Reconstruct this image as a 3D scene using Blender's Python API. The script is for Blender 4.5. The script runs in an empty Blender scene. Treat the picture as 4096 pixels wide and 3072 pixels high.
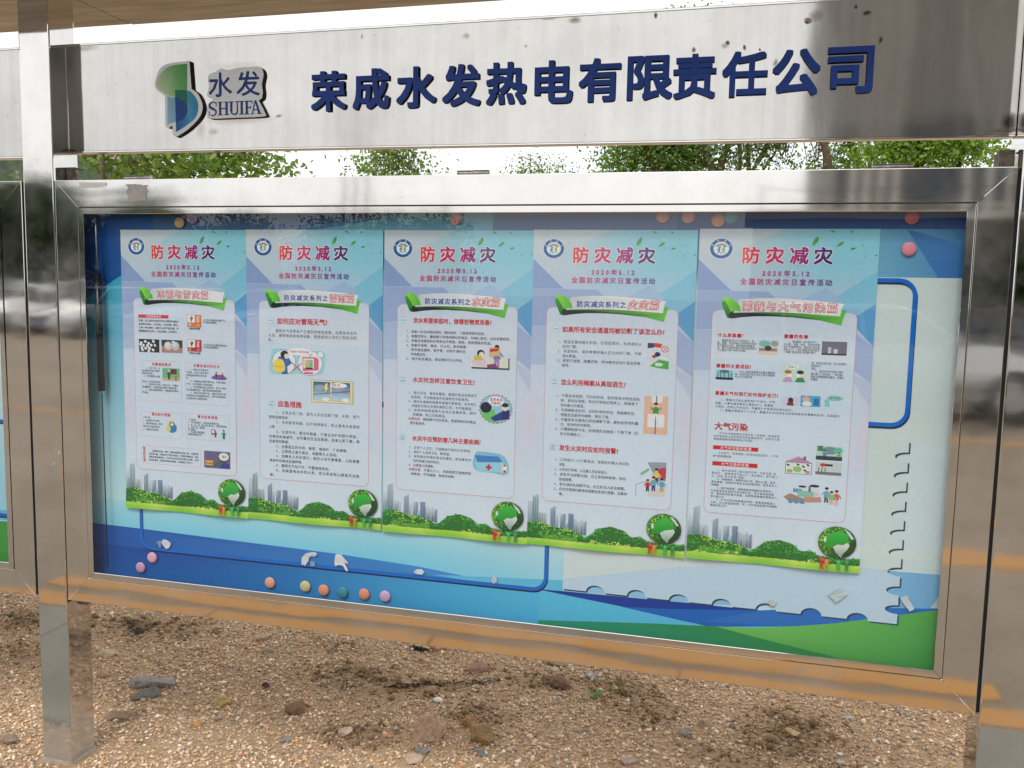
import bpy, bmesh, math, random
import numpy as np
from mathutils import Vector, Matrix, noise

random.seed(7); np.random.seed(7)
SC = bpy.context.scene
COL = SC.collection
G = -0.508                      # ground level while building; everything is lifted by LIFT at the end
LIFT = 0.508

# ------------------------------------------------------------------ camera, sky, sun, exposure
cam = bpy.data.cameras.new('camera'); camo = bpy.data.objects.new('camera', cam); COL.objects.link(camo)
R0 = ((0.96802676, 0.24997528, 0.02089394), (0.04565133, -0.09365521, -0.99455752), (-0.24665797, 0.96371213, -0.10207245))
M = Matrix.Identity(4)
for i in range(3):
    M[i][0] = R0[0][i]; M[i][1] = -R0[1][i]; M[i][2] = -R0[2][i]
M[0][3], M[1][3], M[2][3] = 1.84519, -2.05703, 0.90989 + LIFT
camo.matrix_world = M
cam.sensor_width = 36; cam.lens = 30.594; cam.clip_start = 0.05; cam.clip_end = 3000
SC.camera = camo

SUN_EL, SUN_AZ = 55.0, 186.0      # azimuth clockwise from +Y: the sun stands in front of the board
w = bpy.data.worlds.new('World'); SC.world = w; w.use_nodes = True
nt = w.node_tree; nt.nodes.clear()
sky = nt.nodes.new('ShaderNodeTexSky'); sky.sky_type = 'NISHITA'; sky.sun_disc = False
sky.sun_elevation = math.radians(SUN_EL); sky.sun_rotation = math.radians(SUN_AZ)
sky.air_density = 1.0; sky.dust_density = 6.0; sky.ozone_density = 1.0
hs = nt.nodes.new('ShaderNodeHueSaturation'); hs.inputs['Saturation'].default_value = 0.22
mx = nt.nodes.new('ShaderNodeMix'); mx.data_type = 'RGBA'; mx.inputs[0].default_value = 0.65
mx.inputs[7].default_value = (11.0, 11.2, 11.6, 1)          # even white cloud cover
bg = nt.nodes.new('ShaderNodeBackground'); bg.inputs[1].default_value = 0.11
wo = nt.nodes.new('ShaderNodeOutputWorld')
nt.links.new(sky.outputs[0], hs.inputs['Color']); nt.links.new(hs.outputs[0], mx.inputs[6])
nt.links.new(mx.outputs[2], bg.inputs[0]); nt.links.new(bg.outputs[0], wo.inputs[0])
sun = bpy.data.lights.new('sun', 'SUN'); sun.energy = 0.7; sun.angle = math.radians(12.0); sun.color = (1.0, 0.965, 0.92)
suno = bpy.data.objects.new('sun', sun); COL.objects.link(suno)
sd = Vector((math.sin(math.radians(SUN_AZ))*math.cos(math.radians(SUN_EL)), math.cos(math.radians(SUN_AZ))*math.cos(math.radians(SUN_EL)), math.sin(math.radians(SUN_EL))))
suno.rotation_euler = sd.to_track_quat('Z', 'Y').to_euler()
SC.view_settings.view_transform = 'Standard'; SC.view_settings.look = 'None'
SC.view_settings.gamma = 1; SC.view_settings.use_curve_mapping = False
SC.view_settings.exposure = 0.38
SC.render.engine = 'CYCLES'
SC.cycles.use_denoising = True
SC.cycles.max_bounces = 8; SC.cycles.transparent_max_bounces = 16
SC.cycles.caustics_reflective = False

# ------------------------------------------------------------------ small helpers
def lin(c):
    return tuple((v/255/12.92 if v/255 <= 0.04045 else ((v/255+0.055)/1.055)**2.4) for v in c)
def mix(a, b, t): return tuple(a[i]*(1-t)+b[i]*t for i in range(3))
def sstep(a, b, x):
    t = min(1, max(0, (x-a)/(b-a))); return t*t*(3-2*t)
def tag(o, label=None, cat=None, group=None, kind=None):
    if label: o['label'] = label
    if cat: o['category'] = cat
    if group: o['group'] = group
    if kind: o['kind'] = kind
    return o
def empty(name, loc=(0, 0, 0), rz=0, parent=None):
    o = bpy.data.objects.new(name, None); COL.objects.link(o); o.location = loc; o.rotation_euler = (0, 0, rz)
    o.empty_display_size = 0.05
    if parent: o.parent = parent
    return o
def link(name, me, parent=None, loc=(0, 0, 0)):
    o = bpy.data.objects.new(name, me); COL.objects.link(o); o.location = loc
    if parent: o.parent = parent
    return o
def mesh(name, v, f, m, parent=None, loc=(0, 0, 0), smooth=False, mats=None, mi=None, cols=None):
    me = bpy.data.meshes.new(name); me.from_pydata([tuple(p) for p in v], [], f)
    for mm in (mats or [m]): me.materials.append(mm)
    if mi: me.polygons.foreach_set('material_index', mi)
    if smooth: me.polygons.foreach_set('use_smooth', [True]*len(me.polygons))
    if cols is not None:
        a = me.color_attributes.new('Col', 'FLOAT_COLOR', 'CORNER'); a.data.foreach_set('color', np.array(cols, dtype=np.float32).ravel())
    me.update()
    return link(name, me, parent, loc)
def fastmesh(name, V, F, m, parent=None, vcol=None, loc=(0, 0, 0), smooth=False):
    """V (n,3) array, F (k,3 or 4) array"""
    me = bpy.data.meshes.new(name); n = len(V); k, s = F.shape
    me.vertices.add(n); me.vertices.foreach_set('co', V.astype(np.float32).ravel())
    me.loops.add(k*s); me.loops.foreach_set('vertex_index', F.astype(np.int32).ravel())
    me.polygons.add(k); me.polygons.foreach_set('loop_start', np.arange(0, k*s, s, dtype=np.int32))
    if smooth: me.polygons.foreach_set('use_smooth', np.ones(k, dtype=bool))
    if vcol is not None:
        a = me.color_attributes.new('Col', 'FLOAT_COLOR', 'POINT')
        c = np.ones((n, 4), dtype=np.float32); c[:, :3] = vcol; a.data.foreach_set('color', c.ravel())
    me.materials.append(m); me.update(calc_edges=True)
    return link(name, me, parent, loc)
def bm_obj(name, bm, m, parent=None, loc=(0, 0, 0), smooth=False):
    me = bpy.data.meshes.new(name); bmesh.ops.recalc_face_normals(bm, faces=bm.faces); bm.to_mesh(me); bm.free()
    for mm in (m if isinstance(m, list) else [m]): me.materials.append(mm)
    if smooth: me.polygons.foreach_set('use_smooth', [True]*len(me.polygons))
    return link(name, me, parent, loc)
def add_box(bm, x0, x1, y0, y1, z0, z1, bev=0, seg=2):
    r = bmesh.ops.create_cube(bm, size=1.0)
    for v in r['verts']:
        v.co = Vector(((x0+x1)/2+v.co.x*(x1-x0), (y0+y1)/2+v.co.y*(y1-y0), (z0+z1)/2+v.co.z*(z1-z0)))
    if bev:
        es = list({e for v in r['verts'] for e in v.link_edges})
        bmesh.ops.bevel(bm, geom=es, offset=bev, segments=seg, affect='EDGES', profile=0.6)
def box(name, x0, x1, y0, y1, z0, z1, m, parent=None, bev=0, seg=2, smooth=False):
    bm = bmesh.new(); add_box(bm, x0, x1, y0, y1, z0, z1, bev, seg)
    return bm_obj(name, bm, m, parent, smooth=smooth)
def add_tube(bm, pts, radii, n=8, cap=True):
    rings = []
    for i, p in enumerate(pts):
        p = Vector(p)
        d = (Vector(pts[min(i+1, len(pts)-1)])-Vector(pts[max(i-1, 0)])).normalized()
        a = d.cross(Vector((0, 0, 1)) if abs(d.z) < 0.9 else Vector((1, 0, 0))).normalized(); b = d.cross(a)
        rings.append([bm.verts.new(p+(a*math.cos(t)+b*math.sin(t))*radii[i]) for t in [2*math.pi*k/n for k in range(n)]])
    for i in range(len(rings)-1):
        for k in range(n):
            bm.faces.new((rings[i][k], rings[i][(k+1) % n], rings[i+1][(k+1) % n], rings[i+1][k]))
    if cap:
        bm.faces.new(rings[0][::-1]); bm.faces.new(rings[-1])

# ------------------------------------------------------------------ materials
class N:
    def __init__(s, name):
        s.m = bpy.data.materials.new(name); s.m.use_nodes = True; s.t = s.m.node_tree
        s.b = s.t.nodes['Principled BSDF']; s.o = s.t.nodes['Material Output']
    def n(s, k, **kw):
        x = s.t.nodes.new('ShaderNode'+k)
        for a, b in kw.items(): setattr(x, a, b)
        return x
    def l(s, a, b): s.t.links.new(a, b)
    def coord(s, scale=(1, 1, 1), kind='Object'):
        tc = s.n('TexCoord'); mp = s.n('Mapping'); mp.inputs['Scale'].default_value = scale
        s.l(tc.outputs[kind], mp.inputs[0]); return mp.outputs[0]
    def noise(s, vec, scale, detail=4, rough=0.55, dist=0):
        x = s.n('TexNoise'); x.inputs['Scale'].default_value = scale; x.inputs['Detail'].default_value = detail
        x.inputs['Roughness'].default_value = rough; x.inputs['Distortion'].default_value = dist
        if vec is not None: s.l(vec, x.inputs['Vector'])
        return x.outputs[0]
    def ramp(s, v, stops):
        r = s.n('ValToRGB'); e = r.color_ramp.elements
        while len(e) < len(stops): e.new(0.5)
        for i, (p, c) in enumerate(stops):
            e[i].position = p; e[i].color = (*(c if isinstance(c, tuple) else (c, c, c)), 1)
        s.l(v, r.inputs[0]); return r.outputs[0]
    def mix(s, f, a, b, blend='MIX'):
        x = s.n('Mix', data_type='RGBA', blend_type=blend)
        for sock, val in ((x.inputs[0], f), (x.inputs[6], a), (x.inputs[7], b)):
            if isinstance(val, (int, float)): sock.default_value = val if sock.type == 'VALUE' else (val, val, val, 1)
            elif isinstance(val, tuple): sock.default_value = (*val, 1)
            else: s.l(val, sock)
        return x.outputs[2]
    def math(s, op, a, b=0.0, clamp=False):
        x = s.n('Math', operation=op, use_clamp=clamp)
        for sock, val in ((x.inputs[0], a), (x.inputs[1], b)):
            if isinstance(val, (int, float)): sock.default_value = val
            else: s.l(val, sock)
        return x.outputs[0]
    def bump(s, h, strength, dist, prev=None):
        x = s.n('Bump'); x.inputs['Strength'].default_value = strength; x.inputs['Distance'].default_value = dist
        s.l(h, x.inputs['Height'])
        if prev is not None: s.l(prev, x.inputs['Normal'])
        return x.outputs[0]
    def set(s, **kw):
        for k, v in kw.items():
            i = s.b.inputs[k.replace('_', ' ')]
            if isinstance(v, (int, float)): i.default_value = v
            elif isinstance(v, tuple): i.default_value = (*v, 1)
            else: s.l(v, i)
        return s

def simple(name, c, rough=0.6, metal=0.0, var=0.12, scale=8, bump=0.0, coat=0.0):
    m = N(name); v = m.coord(); f = m.noise(v, scale, 5)
    c1 = tuple(x*(1-var) for x in c); c2 = tuple(min(1, x*(1+var)) for x in c)
    m.set(Base_Color=m.ramp(f, [(0.3, c1), (0.7, c2)]), Roughness=rough, Metallic=metal, Coat_Weight=coat)
    if bump: m.set(Normal=m.bump(m.noise(v, scale*6, 4), bump, 0.01))
    return m.m

def steel(name, base=(0.73, 0.71, 0.67), rough=0.07, wav=0.0008, wscale=(2.2, 2.2, 9.0), stretch=(2, 2, 120), spots=None, dirt=0.10, warp2=None):
    m = N(name)
    v = m.coord(wscale); wave = m.noise(v, 1.0, 2, 0.4)
    big = m.noise(m.coord((0.9, 0.9, 0.9)), 1.3, 2)
    vb = m.coord(stretch); br = m.noise(vb, 6.0, 3, 0.6)
    sm = m.noise(m.coord((3, 3, 3)), 3.0, 6, 0.65)
    sm2 = m.noise(m.coord((1, 1, 1)), 60.0, 3, 0.7)
    dust = m.ramp(sm, [(0.42, 0.0), (0.75, 1.0)])
    fine = m.ramp(sm2, [(0.66, 0.0), (0.72, 1.0)])
    col = m.mix(m.math('MULTIPLY', dust, dirt), base, (0.42, 0.36, 0.29))
    col = m.mix(m.math('MULTIPLY', fine, 0.25), col, (0.20, 0.17, 0.13))
    rg = m.math('ADD', rough, m.math('MULTIPLY', m.math('SUBTRACT', br, 0.5), 0.06))
    if spots:
        st = m.noise(m.coord((26, 1, 1.1)), 1.6, 4, .6); col = m.mix(1.0, col, m.ramp(st, [(.36, .94), (.62, 1.02)]), 'MULTIPLY')
        st2 = m.noise(m.coord((1.3, 1, 2.2)), 1.4, 3, .5); col = m.mix(1.0, col, m.ramp(st2, [(.3, .90), (.7, 1.04)]), 'MULTIPLY')
    splash = None
    if name == 'post_steel':
        tc2 = m.n('TexCoord'); sx = m.n('SeparateXYZ'); m.l(tc2.outputs['Object'], sx.inputs[0])
        mr = m.n('MapRange'); mr.inputs['From Min'].default_value = -.30; mr.inputs['From Max'].default_value = -.50; m.l(sx.outputs[2], mr.inputs['Value'])
        sn = m.noise(m.coord((6, 6, 14)), 2.2, 6, .7)
        splash = m.math('MULTIPLY', mr.outputs[0], m.math('ADD', .25, m.math('MULTIPLY', m.ramp(sn, [(.35, 0.0), (.65, 1.0)]), .55)), True)
        col = m.mix(splash, col, (.23, .185, .135)); rg = m.math('ADD', rg, m.math('MULTIPLY', splash, .35))
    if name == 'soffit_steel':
        gs = m.noise(m.coord((1.1, 9, 1)), 2.2, 6, .65, 1.6); col = m.mix(1.0, col, m.ramp(gs, [(.30, .62), (.52, 1.0), (.72, 1.25)]), 'MULTIPLY')  # streaks imitating the wavy mirrored ground, painted into the base colour
    met = m.math('SUBTRACT', 1.0, m.math('MULTIPLY', dust, dirt*1.2))
    if splash is not None: met = m.math('SUBTRACT', met, splash, True)
    if spots:
        tc = m.n('TexCoord'); wn = m.n('TexNoise'); wn.inputs['Scale'].default_value = 55; wn.inputs['Detail'].default_value = 4
        m.l(tc.outputs['Object'], wn.inputs['Vector'])
        ad = m.n('VectorMath', operation='MULTIPLY_ADD'); m.l(wn.outputs['Color'], ad.inputs[0]); ad.inputs[1].default_value = (0.012,)*3
        m.l(tc.outputs['Object'], ad.inputs[2])
        tot = None; dk = None
        for (x, z, rx, rz, a, k) in spots:
            s = m.n('VectorMath', operation='SUBTRACT'); m.l(ad.outputs[0], s.inputs[0]); s.inputs[1].default_value = (x+0.006, 0.006, z+0.006)
            q = m.n('VectorMath', operation='MULTIPLY'); m.l(s.outputs[0], q.inputs[0]); kk_ = 1.0 if k == 2 else .72; q.inputs[1].default_value = (1/rx/kk_, 0, 1/rz/kk_)
            le = m.n('VectorMath', operation='LENGTH'); m.l(q.outputs[0], le.inputs[0])
            val = m.math('MULTIPLY', m.math('SUBTRACT', 1.25, le.outputs['Value'], True), a*(.9 if k == 2 else 1.5), True)
            if k == 1: dk = val if dk is None else m.math('MAXIMUM', dk, val)
            else: tot = val if tot is None else m.math('MAXIMUM', tot, val)
        if tot is not None:
            col = m.mix(tot, col, (0.30, 0.24, 0.17)); met = m.math('SUBTRACT', met, m.math('MULTIPLY', tot, 0.8), True)
        if dk is not None:
            col = m.mix(dk, col, (0.07, 0.055, 0.045)); met = m.math('SUBTRACT', met, m.math('MULTIPLY', dk, 0.9), True)
    n1 = m.bump(wave, 1.0, wav); n1 = m.bump(big, 1.0, wav*1.1, n1)
    n1 = m.bump(br, 0.03, 0.00008, n1)
    m.set(Base_Color=col, Metallic=met, Roughness=rg, Normal=n1)
    return m.m

M_STEEL = steel('brushed_steel')
M_RAIL = steel('frame_steel', rough=0.055, wav=0.0007, wscale=(2.2, 3, 9), stretch=(3, 3, 150))
M_POST = steel('post_steel', rough=0.045, wav=0.0007, wscale=(2.0, 2.0, 7.0), stretch=(3, 3, 160))
HS = [(1.970, 1.534, .013, .008, .9, 0), (1.966, 1.530, .007, .004, .8, 1), (1.985, 1.543, .02, .018, .35, 0), (2.093, 1.544, .010, .007, .9, 1), (2.122, 1.485, .006, .011, .7, 1),
      (1.796, 1.495, .006, .006, .9, 1), (1.79, 1.488, .012, .010, .4, 0), (1.835, 1.482, .004, .008, .9, 1), (1.869, 1.475, .003, .004, .8, 1), (1.720, 1.483, .006, .010, .6, 1), (2.068, 1.557, .005, .006, .9, 1),
      (1.439, 1.563, .022, .010, .5, 0), (1.63, 1.565, .006, .010, .8, 1), (1.377, 1.572, .03, .006, .35, 0), (1.167, 1.541, .015, .010, .3, 0), (0.891, 1.555, .004, .010, .4, 0), (1.32, 1.511, .006, .005, .3, 0),
      (1.903, 1.446, .008, .011, .4, 1), (1.985, 1.37, .01, .006, .3, 0), (0.53, 1.498, .085, .010, .16, 2), (0.535, 1.358, .10, .012, .30, 2), (0.42, 1.336, .014, .026, .30, 2), (0.655, 1.363, .012, .006, .4, 1), (0.405, 1.357, .008, .009, .8, 1), (0.46, 1.330, .02, .012, .25, 0),
      (2.392, 1.30, .02, .03, .8, 1), (2.38, 1.282, .05, .006, .8, 0), (0.01, 1.288, .03, .012, .8, 1), (0.06, 1.565, .06, .012, .25, 0)]
M_HEAD = steel('sign_steel', base=(0.58, 0.56, 0.525), rough=0.08, wav=0.0026, wscale=(4.5, 3, 2.0), stretch=(70, 3, 3), spots=HS, dirt=0.10)
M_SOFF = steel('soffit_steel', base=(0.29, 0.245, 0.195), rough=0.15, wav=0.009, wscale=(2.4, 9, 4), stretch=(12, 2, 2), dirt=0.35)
M_GAP = simple('gap_black', (0.012, 0.012, 0.014), 0.7)  # plain black, also for the strips that paint shade in the gaps
M_HINGE = simple('hinge_metal', (0.34, 0.31, 0.28), 0.3, 0.9, 0.35, 60)
M_RUST = simple('rusty_bracket', (0.20, 0.165, 0.135), 0.6, 0.6, 0.5, 50)
M_LBLUE = simple('letter_blue', (0.006, 0.055, 0.34), 0.6, 0, 0.10, 30)
M_LSIDE = simple('letter_edge', (0.075, 0.062, 0.06), 0.6, 0, 0.3, 60)
M_PLATE = simple('plate_face', (0.62, 0.63, 0.61), 0.35, 0.35, 0.05, 15)
M_TAPE = simple('tape_residue', (0.40, 0.38, 0.35), 0.7, 0.1, 0.12, 60)
M_SCRAP = simple('paper_scrap', (0.78, 0.80, 0.80), 0.7, 0, 0.05, 60)

def print_mat(name, rough=0.45):
    m = N(name); a = m.n('Attribute'); a.attribute_name = 'Col'
    f = m.noise(m.coord(), 90, 4, 0.7); f2 = m.noise(m.coord(), 3.0, 3)
    g = m.ramp(f, [(0.3, 1.06), (0.7, 1.14)]); g2 = m.ramp(f2, [(0.3, 1.0), (0.7, 1.05)])
    c = m.mix(1.0, a.outputs['Color'], g, 'MULTIPLY'); c = m.mix(1.0, c, g2, 'MULTIPLY')
    m.set(Base_Color=c, Roughness=rough, Specular_IOR_Level=0.3)
    return m.m
M_PRINT = print_mat('print')
def glass_mat():
    m = N('glass'); m.t.nodes.remove(m.b)
    ge = m.n('NewGeometry'); dp = m.n('VectorMath', operation='DOT_PRODUCT'); m.l(ge.outputs['Incoming'], dp.inputs[0]); m.l(ge.outputs['Normal'], dp.inputs[1])
    sch = m.math('ADD', .04, m.math('MULTIPLY', m.math('POWER', m.math('SUBTRACT', 1.0, m.math('ABSOLUTE', dp.outputs['Value']), True), 5.0), .96))
    gl = m.n('BsdfGlossy'); gl.inputs['Roughness'].default_value = 0.0; gl.inputs['Color'].default_value = (1, 1, 1, 1)
    gl.distribution = 'GGX'
    n = m.bump(m.noise(m.coord((1, 1, 1)), 2.5, 1), 1.0, 0.0006); m.l(n, gl.inputs['Normal'])
    tr = m.n('BsdfTransparent'); tr.inputs[0].default_value = (0.955, 0.965, 0.97, 1)
    mxs = m.n('MixShader'); f = m.math('MULTIPLY', sch, 1.55, True)
    m.l(f, mxs.inputs[0]); m.l(tr.outputs[0], mxs.inputs[1]); m.l(gl.outputs[0], mxs.inputs[2]); m.l(mxs.outputs[0], m.o.inputs[0])
    return m.m
M_GLASS = glass_mat()

# ------------------------------------------------------------------ flat print built as thin layers
class Print:
    def __init__(s, ox=0, oz=0, y=0.042, mm=False):
        s.ox, s.oz, s.y, s.k = ox, oz, y, (0.001 if mm else 1.0)
        s.V, s.F, s.C = [], [], []; s.l = 0.0
    def P(s, p):
        x, z = (s.ox+p[0]*s.k, s.oz-p[1]*s.k) if s.k < 1 else (p[0], p[1])
        w_ = 0
        if s.k < 1 and p[1] > 690: w_ = .0060*((p[1]-690)/96)**2*(.55+.45*math.sin(p[0]*.022+s.ox*40))
        return (x, s.y-s.l-w_, z)
    def up(s, d=1e-4): s.l += d; return s
    def poly(s, pts, col, up=2e-5):
        s.l += up; b = len(s.V)
        for p in pts: s.V.append(s.P(p))
        # face the viewer (-Y)
        ar = sum(s.V[b+i][0]*s.V[b+(i+1) % len(pts)][2]-s.V[b+(i+1) % len(pts)][0]*s.V[b+i][2] for i in range(len(pts)))
        idx = list(range(b, b+len(pts)))
        if ar < 0: idx.reverse()
        s.F.append(idx)
        for i in idx:
            c = col(*pts[i-b]) if callable(col) else col
            s.C.append((*lin(c), 1))
        return s
    def rect(s, x0, d0, x1, d1, col): return s.poly([(x0, d0), (x1, d0), (x1, d1), (x0, d1)], col)
    def ell(s, cx, cy, rx, ry, col, n=20, a0=0, a1=360, rot=0):
        c, si = math.cos(rot), math.sin(rot); q = []
        full = (a1-a0) >= 360
        for k in range(n+(0 if full else 1)):
            t = math.radians(a0+(a1-a0)*k/n); x, y = rx*math.cos(t), ry*math.sin(t)
            q.append((cx+x*c-y*si, cy+x*si+y*c))
        return s.poly(q, col)
    def band(s, path, wd, col, closed=False):
        n = len(path); L, R = [], []
        for i in range(n):
            a = path[(i-1) % n] if (closed or i > 0) else path[i]; b = path[(i+1) % n] if (closed or i < n-1) else path[i]
            dx, dy = b[0]-a[0], b[1]-a[1]; l = math.hypot(dx, dy) or 1
            nx, ny = -dy/l*wd/2, dx/l*wd/2
            L.append((path[i][0]+nx, path[i][1]+ny)); R.append((path[i][0]-nx, path[i][1]-ny))
        s.l += 2e-5
        for i in range(n if closed else n-1):
            j = (i+1) % n; s.poly([L[i], L[j], R[j], R[i]], col, up=0)
        return s
    def grid(s, x0, x1, y0, y1, nx, ny, col):
        s.l += 2e-5; b = len(s.V)
        for j in range(ny+1):
            for i in range(nx+1): s.V.append(s.P((x0+(x1-x0)*i/nx, y0+(y1-y0)*j/ny)))
        for j in range(ny):
            for i in range(nx):
                q = [(i, j), (i+1, j), (i+1, j+1), (i, j+1)]
                if s.k < 1: q.reverse()
                s.F.append([b+c[1]*(nx+1)+c[0] for c in q])
                for c in q: s.C.append((*lin(col(x0+(x1-x0)*c[0]/nx, y0+(y1-y0)*c[1]/ny)), 1))
        return s
    def text(s, t, x0, d, size, col, x1=None, bold=0.0, italic=0.0, sx=1.0, up=4e-5, vert=False):
        if bold > 0:
            dl = bold*.62*size; off = [(-1, -1), (1, 1), (-1, 1), (1, -1), (0, -1), (0, 1), (-1, 0), (1, 0), (0, 0)] if bold > .03 else [(-1, 0), (1, 0), (0, 1), (0, -1)]
            for (a, b_) in off: s.text(t, x0+a*dl, d+b_*dl, size, col, None if x1 is None else x1+a*dl, 0, italic, sx, 2e-6, vert)
            return s
        adv = [advance(c) for c in t]; tot = sum(adv)
        pitch = size*sx if x1 is None else (x1-x0)/max(tot-(0.04 if tot > 1 else 0), 0.01)
        gx = min(size*sx, pitch*1.0) if x1 is not None else size*sx
        s.l += up; x = x0; dd = d
        for c, a in zip(t, adv):
            if c not in ' \u3000':
                gv, gf = glyph(c); b = len(s.V); base = dd+0.38*size
                cell = pitch*a; gw = gx*a; offx = (cell-gw)/2
                for (u, v) in gv: s.V.append(s.P((x+offx+u*gx+v*italic*size, base-v*size)))
                for f in gf:
                    s.F.append([b+i for i in f])
                    for i in f:
                        c_ = col(x+offx+gv[i][0]*gx, base-gv[i][1]*size) if callable(col) else col
                        s.C.append((*lin(c_), 1))
            if vert: dd += pitch*a
            else: x += pitch*a
        return s
    def build(s, name, parent, m=None):
        o = mesh(name, s.V, s.F, m or M_PRINT, parent, cols=s.C); return o

_fc = bpy.data.curves.new('type', 'FONT'); _fo = bpy.data.objects.new('type', _fc); COL.objects.link(_fo)
_fc.size = 1; _fc.resolution_u = 2; _gc = {}
def glyph_mesh(ch, bold=0.0, ext=0.0, res=2):
    _fc.body = ch; _fc.offset = bold; _fc.extrude = ext; _fc.resolution_u = res
    bpy.context.view_layer.update()
    dg = bpy.context.evaluated_depsgraph_get()
    return bpy.data.meshes.new_from_object(_fo.evaluated_get(dg))
def glyph(ch, bold=0.0):
    k = (ch, bold)
    if k not in _gc:
        me = glyph_mesh(ch, bold)
        _gc[k] = ([(v.co.x, v.co.y) for v in me.vertices], [tuple(p.vertices) for p in me.polygons]); bpy.data.meshes.remove(me)
    return _gc[k]
def advance(c):
    if ord(c) > 0x2000 and c not in '“”·': return 1.0
    return {'.': 0.34, ',': 0.34, ' ': 0.35, ';': 0.4, ':': 0.4, '1': 0.60, '!': 0.4, '(': 0.45, ')': 0.45, 'P': .62, 'M': .8}.get(c, 0.60 if c.isdigit() else 0.6)

# ------------------------------------------------------------------ setting: ground, pavement, kerb
def soil_mask(x, y):
    """patches of dark loose soil lying on the gravel"""
    P = [(-.45, .97, .22, .10, .9), (.62, .76, .22, .09, 1), (.86, .80, .16, .06, .8), (1.2, .97, .14, .08, .9), (1.47, 1.0, .16, .09, 1), (1.6, .85, .12, .10, .8), (2.08, .82, .16, .16, 1), (.74, .38, .13, .07, .9),
         (1.06, .63, .10, .08, .8), (-.95, .90, .25, .12, .9), (2.05, .97, .10, .06, .9), (-.75, .62, .18, .10, .7), (.35, 1.0, .12, .05, .5), (1.9, .62, .15, .06, .6), (1.0, 1.03, .12, .04, .5), (2.25, .62, .1, .06, .6)]
    m = 0
    for (a, b, rx, ry, s) in P:
        q = ((x-a)/rx)**2+((y-b)/ry)**2; m = np.maximum(m, s*np.exp(-q*0.9))
    return m
def vnoise(x, y, sc, seed=0):
    """value noise on arrays"""
    rs = np.random.RandomState(seed); T = rs.rand(64, 64)
    u, v = x*sc, y*sc; i, j = np.floor(u).astype(int), np.floor(v).astype(int); fu, fv = u-i, v-j
    fu = fu*fu*(3-2*fu); fv = fv*fv*(3-2*fv); i %= 64; j %= 64; i2, j2 = (i+1) % 64, (j+1) % 64
    return (T[i, j]*(1-fu)+T[i2, j]*fu)*(1-fv)+(T[i, j2]*(1-fu)+T[i2, j2]*fu)*fv
def ground_h(x, y):
    h = (vnoise(x+9, y+9, 1.3, 1)-.5)*.035+(vnoise(x+9, y+9, 5, 2)-.5)*.014+(vnoise(x+9, y+9, 17, 3)-.5)*.006
    m = soil_mask(x, y)
    h = h+m*(.012+(vnoise(x+9, y+9, 34, 4)-.4)*.022+(vnoise(x+9, y+9, 70, 5)-.5)*.010)
    near = np.exp(-(((x+.055)/.16)**2+((y-.0)/.14)**2)) + np.exp(-(((x-2.458)/.16)**2+((y-.0)/.14)**2))
    h = h*(1-np.clip(near, 0, 1))
    edge = np.clip((y+1.14)/.25, 0, 1)
    return h*edge
def ground_material():
    m = N('sandy_soil'); a = m.n('Attribute'); a.attribute_name = 'Col'; v = m.coord()
    f = m.noise(v, 14, 8, 0.75); f2 = m.noise(v, 130, 5, 0.8)
    c = m.mix(1.0, a.outputs['Color'], m.ramp(f, [(0.25, 0.80), (0.75, 1.12)]), 'MULTIPLY')
    c = m.mix(1.0, c, m.ramp(f2, [(0.25, 0.6), (0.6, 1.1)]), 'MULTIPLY')
    m.set(Base_Color=c, Roughness=0.95, Specular_IOR_Level=0.1, Normal=m.bump(f2, 0.9, 0.006)); return m.m
M_SOIL = ground_material()
def stone_material():
    m = N('gravel_stone'); a = m.n('Attribute'); a.attribute_name = 'Col'
    f = m.noise(m.coord(), 220, 3, 0.7)
    c = m.mix(1.0, a.outputs['Color'], m.ramp(f, [(0.3, 0.8), (0.7, 1.15)]), 'MULTIPLY')
    m.set(Base_Color=c, Roughness=0.85, Specular_IOR_Level=0.2); return m.m
M_GRAV = stone_material()

xs = np.concatenate([np.arange(-3.2, 4.4, 0.022)]); ys = np.arange(-1.16, 2.6, 0.016)
X, Y = np.meshgrid(xs, ys); H = ground_h(X, Y); V = np.stack([X.ravel(), Y.ravel(), G+H.ravel()], 1)
nx, ny = len(xs), len(ys); ii = (np.arange(ny-1)[:, None]*nx+np.arange(nx-1)[None, :]).ravel()
F = np.stack([ii, ii+1, ii+nx+1, ii+nx], 1)
mk = soil_mask(X, Y).ravel()[:, None]; bl = vnoise(X+9, Y+9, 2.2, 8).ravel()[:, None]
sand = np.array(lin((192, 163, 130)))*(0.85+.3*bl); dark = np.array(lin((166, 136, 104)))
fastmesh('dirt_ground', V, F, M_SOIL, vcol=sand*(1-mk*.85)+dark*mk*.85, smooth=True)['kind'] = 'structure'
M_FAR = simple('dry_earth', lin((150, 128, 98)), 0.95, 0, 0.2, 0.7, 0.4)
mesh('ground', [(-900, -900, G-.14), (900, -900, G-.14), (900, 900, G-.14), (-900, 900, G-.14)], [(0, 1, 2, 3)], M_FAR)['kind'] = 'structure'
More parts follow.
